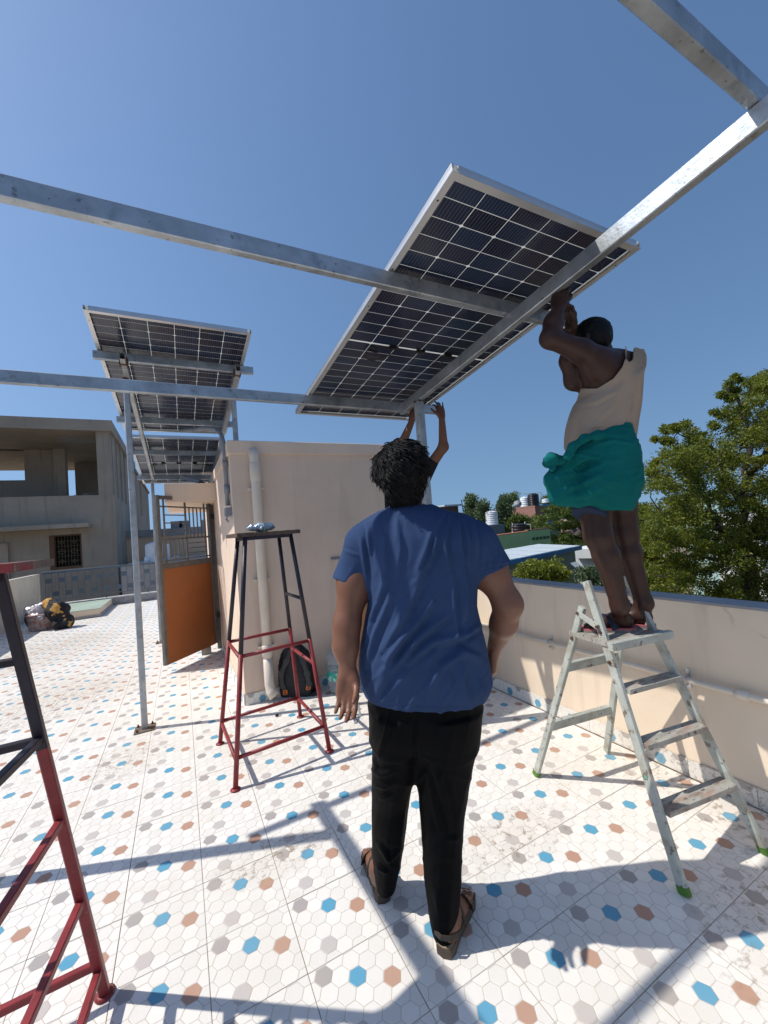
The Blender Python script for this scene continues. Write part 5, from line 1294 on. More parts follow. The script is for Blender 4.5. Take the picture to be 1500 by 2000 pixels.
MB().box((wx0, YC + .26, wz0), (wx1, YC + .32, wz1)).build('dark_room_sheet', mat('dark_interior', (.004, .004, .004), .9), wf)  # near-black sheet stands in for the shade of the room behind
gr_ = MB(); GOLD = mat('pale_window_grille', (.16, .12, .07), .5, .2)
ia, ib = wx0 + fr_ + .07, wx1 - fr_ * .5
for k in range(9):
    x = ia + (ib - ia) * k / 8; gr_.bar((x, YC + .05, wz0 + .09), (x, YC + .05, wz1 - .05), .012)
for k in range(1, 6):
    z = wz0 + .09 + (wz1 - wz0 - .14) * k / 6; gr_.bar((ia, YC + .055, z), (ib, YC + .055, z), .012)
for cxx in (ia + (ib - ia) * .25, ia + (ib - ia) * .75):
    for cz in (.22, .5, .78):
        z = wz0 + (wz1 - wz0) * cz; s = .11 if cz == .5 else .07
        q = [Vector((cxx + s, YC + .045, z)), Vector((cxx, YC + .045, z + s)), Vector((cxx - s, YC + .045, z)), Vector((cxx, YC + .045, z - s))]
        for i in range(4): gr_.bar(q[i], q[(i + 1) % 4], .014)
gr_.build('grille', GOLD, wf)
# side face running away, with narrow slots high up
sideL = 21.0
MB().box((XC - .25, YC + .26, -7), (XC, YC + sideL, zpar)).build('side_wall', GREYCON, gb)
MB().box((XC - .02, YC - .04, -7), (XC + .05, YC + .42, zpar - .03)).build('corner_fin', GREYCON, gb)
m = MB(); ys = [YC + .5, 1.6, 1.95, 2.7, 3.05, 3.8, 4.15, 4.9, 5.25, 6.6, 7.0]
y = YC + .45
slots = [(YC + 1.3, YC + 1.8), (YC + 2.6, YC + 3.2), (YC + 4.0, YC + 4.7), (YC + 5.6, YC + 6.3), (YC + 12.5, YC + 13.6)]
for a, b in slots:
    m.box((XC - .2, y, zpar), (XC + .002, a, zsl)); y = b
m.box((XC - .2, y, zpar), (XC + .002, YC + sideL, zsl)); m.build('slotted_wall', GREYCON, gb)
MB().box((XC - .45, YC + .02, zpar), (XC - .02, YC + .44, zsl)).build('corner_column', GREYCON, gb)
m = MB(); m.box((XL, YC - .12, zsl), (XC + .10, YC + 9.0, zroof)); m.box((XC - 2.5, YC + 9.001, zsl - .05), (XC + .10, YC + sideL, zroof - .3)); m.build('roof_slab', GREYCON, gb)
MB().box((XL, YC + .26, zpar - 1.1), (XC - .26, YC + sideL - .02, zpar - .95)).build('floor_slab', GREYCON, gb)
# recessed wall with two openings
YR = YC + 3.6
def xr_(x, y=920): return onY(x, y, YR).x
zo1 = onY(20, 865, YR).z; zo0 = onY(20, 938, YR).z
m = MB(); m.box((XL, YR, zpar - .95), (xr_(48), YR + .25, zo0)); m.box((XL, YR, zo1), (xr_(48), YR + .25, zsl)); m.box((xr_(48), YR, zpar - .95), (xr_(130), YR + .25, zsl))
m.box((xr_(144), YR + .01, zpar - .95), (XC - .26, YR + .26, zpar + .12)); m.build('inner_wall', GREYCON, gb)
MB().box((xr_(108), YR - .30, zpar - .95), (xr_(131), YR - .001, zsl)).build('inner_column', GREYCON, gb)
YR2 = YC + 6.6
MB().box((onY(146, 920, YR2).x, YR2, zpar - .95), (XC - .26, YR2 + .2, zsl)).build('rear_wall', GREYCON, gb)
MB().lathe(Vector((onY(150, 862, YC + 1.5).x, YC + 1.6, zsl - .012)), [(.62, 0), (.62, .009)], 28).build('ceiling_ring', mat('ring_paint', (.33, .34, .34), .7), gb)
m = MB()
for k in range(9):
    q = Vector((x_at(150 + 6 * k, 964), YC + .12, zpar)); m.box(q - Vector((.10, .05, 0)), q + Vector((.10, .06, random.uniform(.02, .07))))
m.build('rubble', MARBLE, gb)

# ------------------------------------------------------------------ beige building beyond the gate, water tank
YB = 22.0
q0, q1 = onY(270, 1036, YB), onY(432, 1028, YB)
b2 = empty('beige_building', (q0.x, YB, -7), 'plain brownish beige building with flat roof seen through the gate grille', 'building')
BB = mat('brown_beige_render', (.78, .52, .35), .9, 0, .12, .6, .002, 20, coord='World')
MB().box((q0.x - 3, YB, -7), (q1.x + 4, YB + 6, q0.z - .35)).build('wall', BB, b2)
MB().box((q0.x - 3.05, YB - .1, q0.z - .35), (q1.x + 4.1, YB + 6.1, q0.z)).build('roof_edge', CEMENT, b2)
for x in (345, 362, 405):
    q = onY(x, 1036, YB); MB().box((q.x - .25, YB + .3, q0.z), (q.x + .25, YB + .8, q0.z + .35)).build('parapet_block', CEMENT, b2)
def tank(px, d, r, hgt, m, label, zb=None, ribs=9, lid=True):
    p = W(*px, d); zb = p.z if zb is None else zb; b = Vector((p.x, p.y, zb))
    t = empty('water_tank', b, label, 'water tank', 'rooftop water tanks')
    pf = [(r * .98, 0)]
    for k in range(ribs):
        z = hgt * .84 * k / ribs; s = hgt * .84 / ribs
        pf += [(r, z + s * .12), (r, z + s * .62), (r * .955, z + s * .72), (r * .955, z + s * .92)]
    pf += [(r, hgt * .85), (r * .93, hgt * .90), (r * .55, hgt * .965), (r * .35, hgt * .97)]
    MB().lathe(b, pf, 28).build('tank_body', m, t, True)
    if lid: MB().lathe(b + Vector((0, 0, hgt * .965)), [(r * .30, 0), (r * .30, hgt * .035), (r * .24, hgt * .045)], 20).build('lid', m, t, True)
    return t
def s_(px_w, d): return px_w / FPX * d
WT = WHITEP; BT = mat('black_tank_plastic', (.014, .014, .016), .35, 0, .2, 5)
tank((302, 1097), 15.2, s_(15, 15.2), s_(38, 15.2), WT, 'white ribbed water tank standing beyond the railing, left of the gate', ribs=7)
t = empty('solar_water_heater', W(326, 1080, 15.6), 'white cylinder of a water heater beside the ribbed tank beyond the gate', 'water heater')
p = W(329, 1094, 15.6); MB().lathe(p, [(.07, 0), (.075, .02), (.075, .60), (.06, .63)], 16).build('cylinder', WT, t, True)
MB().bar(W(334, 1097, 15.6), W(345, 1087, 15.6), .4, .03).build('collector', WT, t)
for i, (p_, q_) in enumerate((((283, 1098), (283, 1067)), ((283, 1067), (292, 1064)))): pass
MB().tube([W(285, 1097, 15), W(285, 1066, 15), W(293, 1064, 15)], .025, 6).build('pipe', WT, t)
MB().lathe(W(288, 1100, 14.9), [(.10, 0), (.10, .22)], 14).build('bucket', WT, t, True)
# terrace of that neighbour (carries tank and heater), pale to bounce light onto the beige wall
p = W(302, 1097, 15.2); MB().box((p.x - .9, p.y - 1.6, -7), (p.x + 7, YB - .15, p.z - .005)).build('neighbour_roof', mat('pale_bounce_roof', (.5, .46, .42), .9), b2)

# ------------------------------------------------------------------ low houses to the right
def slab_between(name, pts_top, zb, m, parent, label=None):
    return MB().prism([Vector(p) for p in pts_top], Vector((0, 0, zb - pts_top[0].z))).build(name, m, parent)
# corrugated shed with white roof and blue verge
sd = empty('corrugated_shed', W(1060, 1110, 12), 'grey-green corrugated shed with white sheet roof and blue edge beyond the parapet', 'shed')
CORR = mat('grey_green_sheet', (.22, .28, .27), .5, .2, .08, 3); WSH = mat('white_roof_sheet', (.55, .60, .62), .5, .1, .06, 2); BLUE = mat('blue_edge_trim', (.03, .14, .30), .5)
e0, e1 = W(985, 1097, 11.0), W(1122, 1069, 13.6); zt = (e0.z + e1.z) / 2; e0 = G(985, 1097, zt); e1 = G(1122, 1069, zt)
r0, r1 = W(940, 1076, 0), None
dirE = (e1 - e0).normalized(); back = Vector((-dirE.y, dirE.x, 0))
if back.y < 0: back = -back
zr_ = G(1045, 1065.5, zt + .25)
f1 = G(1050, 1065.5, zt + .12); bk_ = f1 - e1; bk_.z = 0; wdt = min(bk_.length, 9.0); back = bk_.normalized(); print('shed', e0, e1, f1, wdt)
f0 = e0 + back * wdt + Vector((0, 0, .12)); f1 = e1 + back * wdt + Vector((0, 0, .12))
m = MB(); nW = 46
for k in range(nW):
    a = e0 + dirE * ((e1 - e0).length * k / nW); b = e0 + dirE * ((e1 - e0).length * (k + .55) / nW)
    m.prism([a, b, b + back * .03, a + back * .03], (0, 0, -5))
m.build('corrugation', CORR, sd)
MB().prism([e0 + back * .031, e1 + back * .031, e1 + back * .1, e0 + back * .1], (0, 0, -5)).build('wall', CORR, sd)
MB().prism([e1 + back * .031 + dirE * .01, e1 + dirE * .08 + back * .031, f1 + dirE * .08 - Vector((0, 0, .12)), f1 + dirE * .01 - Vector((0, 0, .12))], (0, 0, -5)).build('end_wall', CORR, sd)
nS = 9
for k in range(nS):
    a = e0 - dirE * .6 + dirE * ((e1 - e0).length + .7) * k / nS; b = a + dirE * (((e1 - e0).length + .7) / nS - .03)
    up = Vector((0, 0, .12)); o = Vector((0, 0, .03 + .004 * (k % 2)))
    MB().prism([a - back * .15 + o, b - back * .15 + o, b + back * wdt + up + o, a + back * wdt + up + o], (0, 0, .02)).build('roof_sheet', WSH, sd)
MB().bar(e0 - back * .17 - dirE * .1 - Vector((0, 0, .03)), e1 - back * .17 + dirE * .12 - Vector((0, 0, .03)), .03, .13).build('blue_verge', BLUE, sd)
q = W(1105, 1101, 12.6); MB().prism([q - back * .14, q + dirE * .4 - back * .14, q + dirE * .4 - back * .45 + Vector((0, 0, -.32)), q - back * .45 + Vector((0, 0, -.32))], (0, 0, .02)).build('window_flap', WSH, sd)
MB().box((e0.x - 3.4, e0.y + .6, -7), (e0.x - .3, e0.y + 4, zt - .7)).build('lean_to', CEMENT, sd)
# house with green parapet
gh = empty('green_house', W(1030, 1050, 20), 'house with light green parapet walls and orange roof surface behind the shed', 'building')
GRN = mat('light_green_wall_paint', (.32, .50, .24), .8, 0, .15, .7, spots=[(2, .6, .15, (.38, .54, .30))]); ORR = mat('orange_terrace_paint', (.62, .25, .13), .8)
a, b, c = G(930, 1052, W(1030, 1039, 19).z), W(1030, 1039, 19), W(1074, 1034.5, 21)
zt_ = b.z; a = G(925, 1053, zt_); c = G(1074, 1034.5, zt_)
hh = 1.05
def wallseg(p, q, z1, z0, th, m, name, par):
    d = (q - p); d.z = 0; d.normalize(); n_ = Vector((-d.y, d.x, 0)); n_ = n_ if n_.y > 0 else -n_
    P = [Vector((p.x, p.y, z1)), Vector((q.x, q.y, z1)), Vector((q.x, q.y, z1)) + n_ * th, Vector((p.x, p.y, z1)) + n_ * th]
    return MB().prism(P, (0, 0, z0 - z1)).build(name, m, par)
wallseg(a, b, zt_, -7, .15, GRN, 'parapet', gh); wallseg(b + (c - b) * .01, c, zt_ + .04, -7, .15, GRN, 'parapet', gh)
wallseg(a + Vector((0, .02, 0)), b, zt_ + .05, zt_ + .002, .2, ORR, 'coping', gh); wallseg(b + (c - b) * .012, c, zt_ + .10, zt_ + .042, .2, mat('brown_coping', (.25, .13, .09), .8), 'coping', gh)
for k in range(5):
    q = b + (c - b) * (.18 + .16 * k); dd = (c - b).normalized(); n_ = Vector((dd.y, -dd.x, 0)); n_ = n_ if n_.y < 0 else -n_
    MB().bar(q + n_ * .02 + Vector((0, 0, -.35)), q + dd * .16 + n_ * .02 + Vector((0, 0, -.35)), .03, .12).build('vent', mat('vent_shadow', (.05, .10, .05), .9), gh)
q = G(1054, 1058, zt_ - .8); q = b + (c - b) * .58; dd = (c - b).normalized(); n_ = Vector((dd.y, -dd.x, 0)); n_ = n_ if n_.y < 0 else -n_
MB().bar(q + n_ * .03 + Vector((0, 0, -.85)), q + dd * .22 + n_ * .03 + Vector((0, 0, -.85)), .05, .42).build('niche', mat('brown_niche', (.20, .10, .05), .9), gh)
MB().prism([a + Vector((0, .3, -.9)), b + Vector((0, .3, -.9)), c + Vector((0, .3, -.9)), c + Vector((-1, 8, -.9)), a + Vector((0, 8, -.9))], (0, 0, -.1)).build('roof', ORR, gh)
tank((1014, 1043), 21.5, s_(15, 21.5), s_(21, 21.5), BT, 'squat black water tank on the green house roof', ribs=3)
pq = empty('roof_pipe', W(1030, 1040, 21.5), 'thin white pipe frame beside the squat black tank', 'pipe')
MB().tube([W(1001, 1040, 21.4), W(1001, 1022, 21.4)], .025, 6).build('riser', WHITEP, pq); MB().tube([W(1025, 1024, 21.4), W(1036, 1024, 21.4), W(1037, 1038, 21.4)], .025, 6).build('bend', WHITEP, pq); MB().tube([W(1026, 1028, 21.4), W(1025, 1019, 21.4)], .025, 6).build('riser', WHITEP, pq)
# blue block with white tank
bl = empty('blue_house', W(962, 1030, 27), 'small blue and grey roof block carrying a white tank behind the blue shoulder', 'building')
LB = mat('sky_blue_wall_paint', (.14, .38, .60), .8); SG = mat('slate_wall', (.13, .17, .19), .8)
p, q = W(938, 1025, 27), W(960, 1026, 27); zq = q.z
p1, p2, p3 = G(930, 1026.5, zq), G(959, 1025.5, zq), G(985, 1024, zq)
wallseg(p1, p2, zq, -7, 3, LB, 'blue_wall', bl); wallseg(p2 + Vector((.02, 0, 0)), p3, zq + .01, -7, 3, SG, 'grey_wall', bl)
d_ = 28; tank((961, 1025), d_, s_(12.3, d_), s_(28, d_), WT, 'white water tank with small print on the blue roof block', zb=zq + .02, ribs=6)
pp = W(961, 1006, d_ - .5)
# red tiled block with tanks
rb = empty('brick_tiled_house', W(1025, 1000, 38), 'roof block faced with pink brick tiles under a white and a black tank', 'building')
PT = mat('pink_brick_tile', (.62, .30, .22), .8, 0, .18, 6); BRN = mat('brown_wall', (.14, .08, .06), .9); TB = mat('teal_blue_wall', (.03, .16, .26), .8)
zr0, zr1 = W(1020, 1010.5, 38).z, W(1020, 990, 38).z
a = G(995, 993, zr1) if False else W(1000, 991.5, 38); b = W(1045, 989.5, 37); c = W(1066, 988, 40)
a.z = b.z = c.z = zr1
wallseg(a, b, zr1, -7, .3, mat('mortar_pale', (.60, .42, .34), .9), 'tiled_wall', rb)
dd = (b - a); n_ = Vector((dd.y, -dd.x, 0)).normalized(); n_ = n_ if n_.y < 0 else -n_
Lw = dd.length; dd.normalize(); rws = 7; cls = 12
tm_ = MB().box((.01, -.02, .01), (Lw / cls - .02, .0, (zr1 - zr0) / rws - .03)).mesh('brick_tile'); tm_.materials.append(PT)
for r in range(rws):
    for k in range(cls):
        o = bpy.data.objects.new('brick_tile', tm_); COL.objects.link(o); o.parent = rb
        p = a + dd * (Lw * k / cls) + n_ * .002; p.z = zr1 - (zr1 - zr0) * (r + 1) / rws - (0 if k % 2 else .01)
        o.matrix_parent_inverse = rb.matrix_basis.inverted(); o.location = p; o.rotation_euler = (0, 0, math.atan2(dd.y, dd.x))
wallseg(b + Vector((.02, 0, 0)), c, zr1, -7, .3, BRN, 'brown_wall', rb)
MB().prism([a, b, c, c + Vector((-2, 5, 0)), a + Vector((-2, 5, 0))], (0, 0, -.2)).build('roof', CEMENT, rb)
tank((1026, 991), 39, s_(8.5, 39), s_(20, 39), WT, 'white water tank next to the black one on the brick tiled roof', zb=zr1, ribs=4)
tank((1043, 989), 38.5, s_(10.5, 38.5), s_(25, 38.5), BT, 'tall black water tank on the brick tiled roof', zb=zr1, ribs=6)
t = empty('dish_antenna', W(1010, 983, 38), 'grey dish antenna left of the white tank', 'antenna')
MB().lathe(W(1011, 984, 38.4), [(.38, 0), (.34, -.05), (.2, -.12), (.02, -.15)], 20, axis=(-.6, -.7, .5)).build('dish', PVCG, t, True); MB().tube([W(1011, 990, 38.4), W(1011, 984, 38.4)], .03, 6).build('mast', PVCG, t)
t = empty('small_tank', W(1002, 989, 38), 'small white drum left of the dish antenna', 'drum'); MB().tube([W(998, 989, 38), W(1007, 988, 38)], s_(3.8, 38), 14).build('drum_body', WT, t, True)
t = empty('pipe_frame', W(1055, 970, 38), 'thin pipe frame rising behind the tall black tank', 'pipe'); MB().tube([W(1022, 965, 38), W(1057, 962, 38), W(1058, 984, 38)], .03, 5).build('frame', PVCG, t)
th = empty('teal_house', W(1075, 990, 42), 'dark teal house wall under the hanging green cloth', 'building')
p1, p2 = W(1060, 985, 42), W(1090, 981, 42); p2.z = p1.z; wallseg(p1, p2, p1.z, -7, 4, TB, 'wall', th)
tank((1066, 982), 44, s_(7, 44), s_(8, 44), WT, 'low white tank peeping over the teal house', ribs=2)
# white house with washing
wh = empty('white_house', W(1150, 1090, 15), 'white house wall and roof band behind the washing, beside the shins of the ladder man', 'building')
WHT = mat('white_wall_paint', (.66, .66, .64), .8, 0, .06, 1)
p1, p2 = W(1122, 1073, 15), W(1300, 1073, 16.5); z1_ = p1.z; p2 = G(1300, 1068, z1_)
wallseg(p1, p2, z1_, z1_ - .34, 1.6, WHT, 'roof_band', wh); q1_, q2_ = p1 + Vector((0, .8, 0)), p2 + Vector((0, .8, 0)); wallseg(q1_, q2_, z1_ - .345, -7, .2, WHT, 'wall', wh)
cols = [((.10, .12, .24), 1126, 1139, 1104), ((.45, .02, .05), 1139, 1153, 1103), ((.09, .10, .18), 1153, 1168, 1106), ((.35, .33, .38), 1168, 1180, 1100)]
dn = {(.10, .12, .24): 'slate blue', (.45, .02, .05): 'red', (.09, .10, .18): 'dark navy', (.35, .33, .38): 'pale grey'}
for c_, xa, xb, yb in cols:
    A_, B_ = W(xa, 1089.5, 15.3), W(xb, 1089, 15.4); C_, D_ = W(xb, yb, 15.4), W(xa, yb, 15.3)
    m = MB(); nx = 6
    top = [A_ + (B_ - A_) * i / nx + Vector((0, .03 * (i % 2), 0)) for i in range(nx + 1)]; bot = [D_ + (C_ - D_) * i / nx + Vector((0, .05 * ((i + 1) % 2), 0)) for i in range(nx + 1)]
    V_ = top + bot + [v + Vector((0, .012, 0)) for v in top + bot]; k = nx + 1
    F_ = [(i, i + 1, k + i + 1, k + i) for i in range(nx)] + [(2 * k + i, 3 * k + i, 3 * k + i + 1, 2 * k + i + 1) for i in range(nx)]
    m.add(V_, F_); o = m.build('hanging_cloth', mat('washing_%s' % dn[c_].replace(' ', '_'), c_, .9)); tag(o, '%s cloth on the washing line under the white roof band' % dn[c_], 'washing', 'washing on the line')
fw = empty('far_white_house', W(1490, 1040, 22), 'bright white house glimpsed through the big tree at the right edge', 'building')
p1, p2 = W(1478, 1000, 22), W(1640, 990, 22); p2.z = p1.z; wallseg(p1, p2, p1.z, -7, 3, WHT, 'wall', fw)
p1, p2 = W(1400, 955, 26), W(1440, 955, 26); p2.z = p1.z; o = wallseg(p1, p2, p1.z, -7, 3, mat('pale_green_house_wall', (.35, .50, .48), .8), 'pale_wall', fw)
fs = empty('sheet_roof', W(885, 990, 30), 'thin white sheet roof just behind the shoulder of the man in blue', 'roof')
p1, p2 = W(868, 986, 30), W(903, 985, 31); p2.z = p1.z; wallseg(p1, p2, p1.z, p1.z - .12, 4, WSH, 'sheet', fs); wallseg(p1 + Vector((.2, .3, 0)), p2 + Vector((-.2, .3, 0)), p1.z - .13, -7, 3, BRN, 'wall', fs)
am = empty('antenna_mast', W(903, 990, 30), 'thin dark mast leaning beside the sheet roof', 'mast'); MB().tube([W(905, 1000, 30), W(901, 976, 30)], .03, 5).build('rod', BLACK, am)

# ------------------------------------------------------------------ trees
BARK = mat('dark_bark', (.055, .042, .034), .9, 0, .3, 6, .01, 20)
def leafmat(name, c1, c2, tr=.35):
    m = bpy.data.materials.new(name); m.use_nodes = True; N = m.node_tree.nodes; L = m.node_tree.links; b = N['Principled BSDF']
    g = N.new('ShaderNodeNewGeometry'); r = N.new('ShaderNodeValToRGB'); L.new(g.outputs['Random Per Island'], r.inputs[0])
    r.color_ramp.elements[0].color = (*c1, 1); r.color_ramp.elements[1].color = (*c2, 1)
    n = N.new('ShaderNodeTexNoise'); n.inputs['Scale'].default_value = .8; L.new(g.outputs['Position'], n.inputs['Vector'])
    x = N.new('ShaderNodeMix'); x.data_type = 'RGBA'; x.blend_type = 'MULTIPLY'; x.inputs[0].default_value = .55
    r2 = N.new('ShaderNodeValToRGB'); L.new(n.outputs['Fac'], r2.inputs[0]); r2.color_ramp.elements[0].position = .35; r2.color_ramp.elements[1].position = .65
    r2.color_ramp.elements[0].color = (.6, .72, .7, 1); r2.color_ramp.elements[1].color = (1.25, 1.15, .9, 1)
    L.new(r.outputs[0], x.inputs[6]); L.new(r2.outputs[0], x.inputs[7]); L.new(x.outputs[2], b.inputs['Base Color']); b.inputs['Roughness'].default_value = .55
    t = N.new('ShaderNodeBsdfTranslucent'); L.new(x.outputs[2], t.inputs[0]); ms = N.new('ShaderNodeMixShader'); ms.inputs[0].default_value = tr
    L.new(b.outputs[0], ms.inputs[1]); L.new(t.outputs[0], ms.inputs[2]); L.new(ms.outputs[0], N['Material Output'].inputs[0]); return m
NEEM = leafmat('neem_leaves', (.085, .125, .014), (.27, .28, .03), .5)
DARKL = leafmat('dark_tree_leaves', (.055, .10, .016), (.15, .20, .032), .4)
GREYL = leafmat('grey_green_leaves', (.06, .10, .045), (.13, .18, .08), .35)
YELL = leafmat('yellow_green_leaves', (.12, .16, .015), (.26, .28, .03), .4)
def leaves(cent, rad, n, size, rng, flat=.7, drop=.0):
    """leaf quads scattered in clumps: arrays of clump centres and radii"""
    k = len(cent); ids = rng.integers(0, k, n); d = rng.normal(size=(n, 3)); d /= np.linalg.norm(d, axis=1)[:, None]
    r = rng.random(n) ** .45; P = cent[ids] + d * (r * rad[ids])[:, None] * np.array([1, 1, flat])
    a = rng.normal(size=(n, 3)) + d * .7; a[:, 2] -= drop; a /= np.linalg.norm(a, axis=1)[:, None]
    b = rng.normal(size=(n, 3)); b -= a * (a * b).sum(1)[:, None]; b /= np.linalg.norm(b, axis=1)[:, None]
    s = size * rng.uniform(.6, 1.35, n)[:, None]
    V = np.stack([P, P + a * s * .5 + b * s * .22, P + a * s, P + a * s * .5 - b * s * .22], 1).reshape(-1, 3)
    return V
def leaf_object(name, V, m, parent):
    n = len(V) // 4; me = bpy.data.meshes.new(name); me.vertices.add(len(V)); me.vertices.foreach_set('co', V.astype(np.float32).ravel())
    me.loops.add(4 * n); me.loops.foreach_set('vertex_index', np.arange(4 * n, dtype=np.int32)); me.polygons.add(n)
    me.polygons.foreach_set('loop_start', np.arange(0, 4 * n, 4, dtype=np.int32)); me.polygons.foreach_set('loop_total', np.full(n, 4, np.int32)); me.update(calc_edges=True)
    return link(name, me, m, parent)
def inside(p, poly):
    x, y = p; c = False
    for i in range(len(poly)):
        (x1, y1), (x2, y2) = poly[i], poly[i - 1]
        if (y1 > y) != (y2 > y) and x < (x2 - x1) * (y - y1) / (y2 - y1) + x1: c = not c
    return c
def tree(label, base, limbs, cent, rad, n, size, m, seed, group=None, flat=.7, twigs=True, drop=0.):
    rng = np.random.default_rng(seed); t = empty('tree', base, label, 'tree', group)
    mb = MB(); nodes = []
    for pts, r0, r1 in limbs:
        pts = [Vector(p) for p in pts]; P = []
        for i in range(len(pts) - 1):
            for q in range(5):
                u = q / 5; v = pts[i].lerp(pts[i + 1], u); j = (pts[i + 1] - pts[i]).length * .035
                P.append(v + Vector(rng.normal(size=3) * j * (1 if (i or q) else 0)))
        P.append(pts[-1]); rs = [r0 + (r1 - r0) * i / (len(P) - 1) for i in range(len(P))]
        mb.tube(P, rs, 8); nodes += list(zip(P, rs))
    mb.build('trunk', BARK, t, True)
    if twigs:
        tw = MB(); NP = np.array([p for p, _ in nodes[3:]]); order = np.argsort([np.min(np.linalg.norm(NP - c, axis=1)) for c in cent])
        NPl = [np.array(p) for p in NP]
        for i in order:
            c = cent[i]; A = np.array(NPl); dist = np.linalg.norm(A - c, axis=1) + np.maximum(0, A[:, 2] - c[2]) * .6; j = int(np.argmin(dist)); a = Vector(A[j]); b = Vector(c)
            if (b - a).length < .05: continue
            L_ = (b - a).length; md = (a + b) / 2 + Vector(rng.normal(size=3) * L_ * .10) + Vector((0, 0, L_ * .06))
            tw.tube([a, a.lerp(md, .6), md, md.lerp(b, .6), b], [min(.05, .012 + L_ * .012), .012 + L_ * .008, .010 + L_ * .004, .008, .005], 4, cap=False)
            NPl.append(np.array(md)); NPl.append(np.array(b))
        tw.build('branches', BARK, t, True)
    leaf_object('crown', leaves(np.array(cent), np.array(rad), n, size, rng, flat, drop), m, t)
    return t
def clumps_in(poly, dmin, dmax, n, r, seed, keep=None):
    rng = np.random.default_rng(seed); xs = [p[0] for p in poly]; ys = [p[1] for p in poly]; C = []; Rr = []
    while len(C) < n:
        x, y = rng.uniform(min(xs), max(xs)), rng.uniform(min(ys), max(ys))
        if not inside((x, y), poly): continue
        d = rng.uniform(dmin, dmax); C.append(np.array(W(x, y, d))); Rr.append(r * rng.uniform(.6, 1.3))
    return C, Rr
# the big neem tree on the right
poly = [(1262, 1160), (1255, 1090), (1262, 1020), (1252, 960), (1258, 912), (1285, 905), (1300, 880), (1330, 868), (1350, 880), (1372, 862), (1382, 846), (1395, 850), (1410, 835), (1416, 800), (1432, 790), (1448, 760), (1478, 742), (1510, 728), (1600, 700), (1800, 720), (1900, 900), (1850, 1220), (1500, 1230), (1300, 1200)]
C, Rr = clumps_in(poly, 10.2, 14.2, 1400, .27, 101)
for (x, y, r) in ((1276, 918, .14), (1283, 905, .12), (1298, 838, .14), (1308, 858, .16), (1325, 842, .16), (1345, 848, .22), (1352, 862, .2), (1338, 830, .12), (1312, 835, .08), (1275, 855, .07), (1420, 752, .14), (1412, 772, .12), (1433, 778, .16), (1440, 760, .14), (1400, 806, .13), (1392, 830, .14), (1418, 812, .2), (1450, 800, .2), (1470, 745, .2), (1490, 735, .2), (1300, 862, .12), (1440, 738, .10), (1365, 855, .12)):
    for q in range(2): C.append(np.array(W(x + random.uniform(-5, 5), y + random.uniform(-5, 5), random.uniform(11.2, 12.4)))); Rr.append(r)
bz = Vector((W(1462, 1100, 12).x + .4, W(1462, 1100, 12).y, -7))
limbs = [([bz, W(1466, 1180, 12), W(1462, 1100, 12), W(1450, 1065, 12), W(1430, 1045, 12)], .24, .15), ([W(1430, 1045, 12), W(1400, 1030, 12.1), W(1350, 1022, 12.2), W(1300, 1000, 12.3)], .13, .03),
         ([W(1445, 1055, 12), W(1452, 1000, 12), W(1450, 950, 11.8), W(1462, 880, 11.7), W(1455, 820, 11.8), W(1440, 770, 12)], .12, .02), ([W(1452, 1000, 12), W(1420, 930, 12.2), W(1400, 880, 12.3), W(1370, 862, 12.2), W(1330, 850, 12)], .09, .015),
         ([W(1450, 950, 11.8), W(1500, 880, 12), W(1560, 800, 12.5)], .10, .03), ([W(1400, 1030, 12.1), W(1370, 960, 12.4), W(1330, 910, 12.4), W(1290, 905, 12.2)], .07, .012), ([W(1460, 1110, 12), W(1410, 1090, 11.6), W(1340, 1085, 11.4), W(1290, 1100, 11.2)], .08, .02),
         ([W(1450, 1060, 12), W(1530, 1000, 12.5), W(1640, 930, 13)], .14, .04)]
tree('big spreading neem tree with yellow-green leaves at the right edge beyond the parapet', bz, limbs, C, Rr, 330000, .080, NEEM, 5)
# darker layered tree in the middle
poly = [(1038, 1018), (1052, 1003), (1075, 990), (1095, 980), (1120, 978), (1150, 975), (1260, 980), (1290, 1160), (1190, 1160), (1130, 1066), (1078, 1066), (1070, 1040), (1048, 1035)]
C, Rr = clumps_in(poly, 21, 27, 330, .42, 102); bz = Vector((W(1160, 1060, 24).x, W(1160, 1060, 24).y, -7))
tree('dark green layered tree behind the shed and the legs of the man on the ladder', bz, [([bz, W(1160, 1100, 24), W(1150, 1050, 24), W(1120, 1020, 24)], .25, .08), ([W(1155, 1060, 24), W(1190, 1030, 24), W(1220, 1010, 24)], .12, .04), ([W(1150, 1050, 24), W(1090, 1040, 23.5)], .1, .03)], C, Rr, 110000, .12, DARKL, 6, flat=.38)
poly = [(1180, 1165), (1175, 1130), (1200, 1090), (1215, 1060), (1260, 1040), (1300, 1100), (1300, 1180)]
C, Rr = clumps_in(poly, 13, 16, 110, .3, 112); bz = Vector((W(1230, 1120, 14.5).x, W(1230, 1120, 14.5).y, -7))
tree('leafy green tree showing between the legs of the man on the ladder', bz, [([bz, W(1230, 1180, 14.5), W(1228, 1110, 14.5)], .12, .04)], C, Rr, 40000, .10, NEEM, 16)
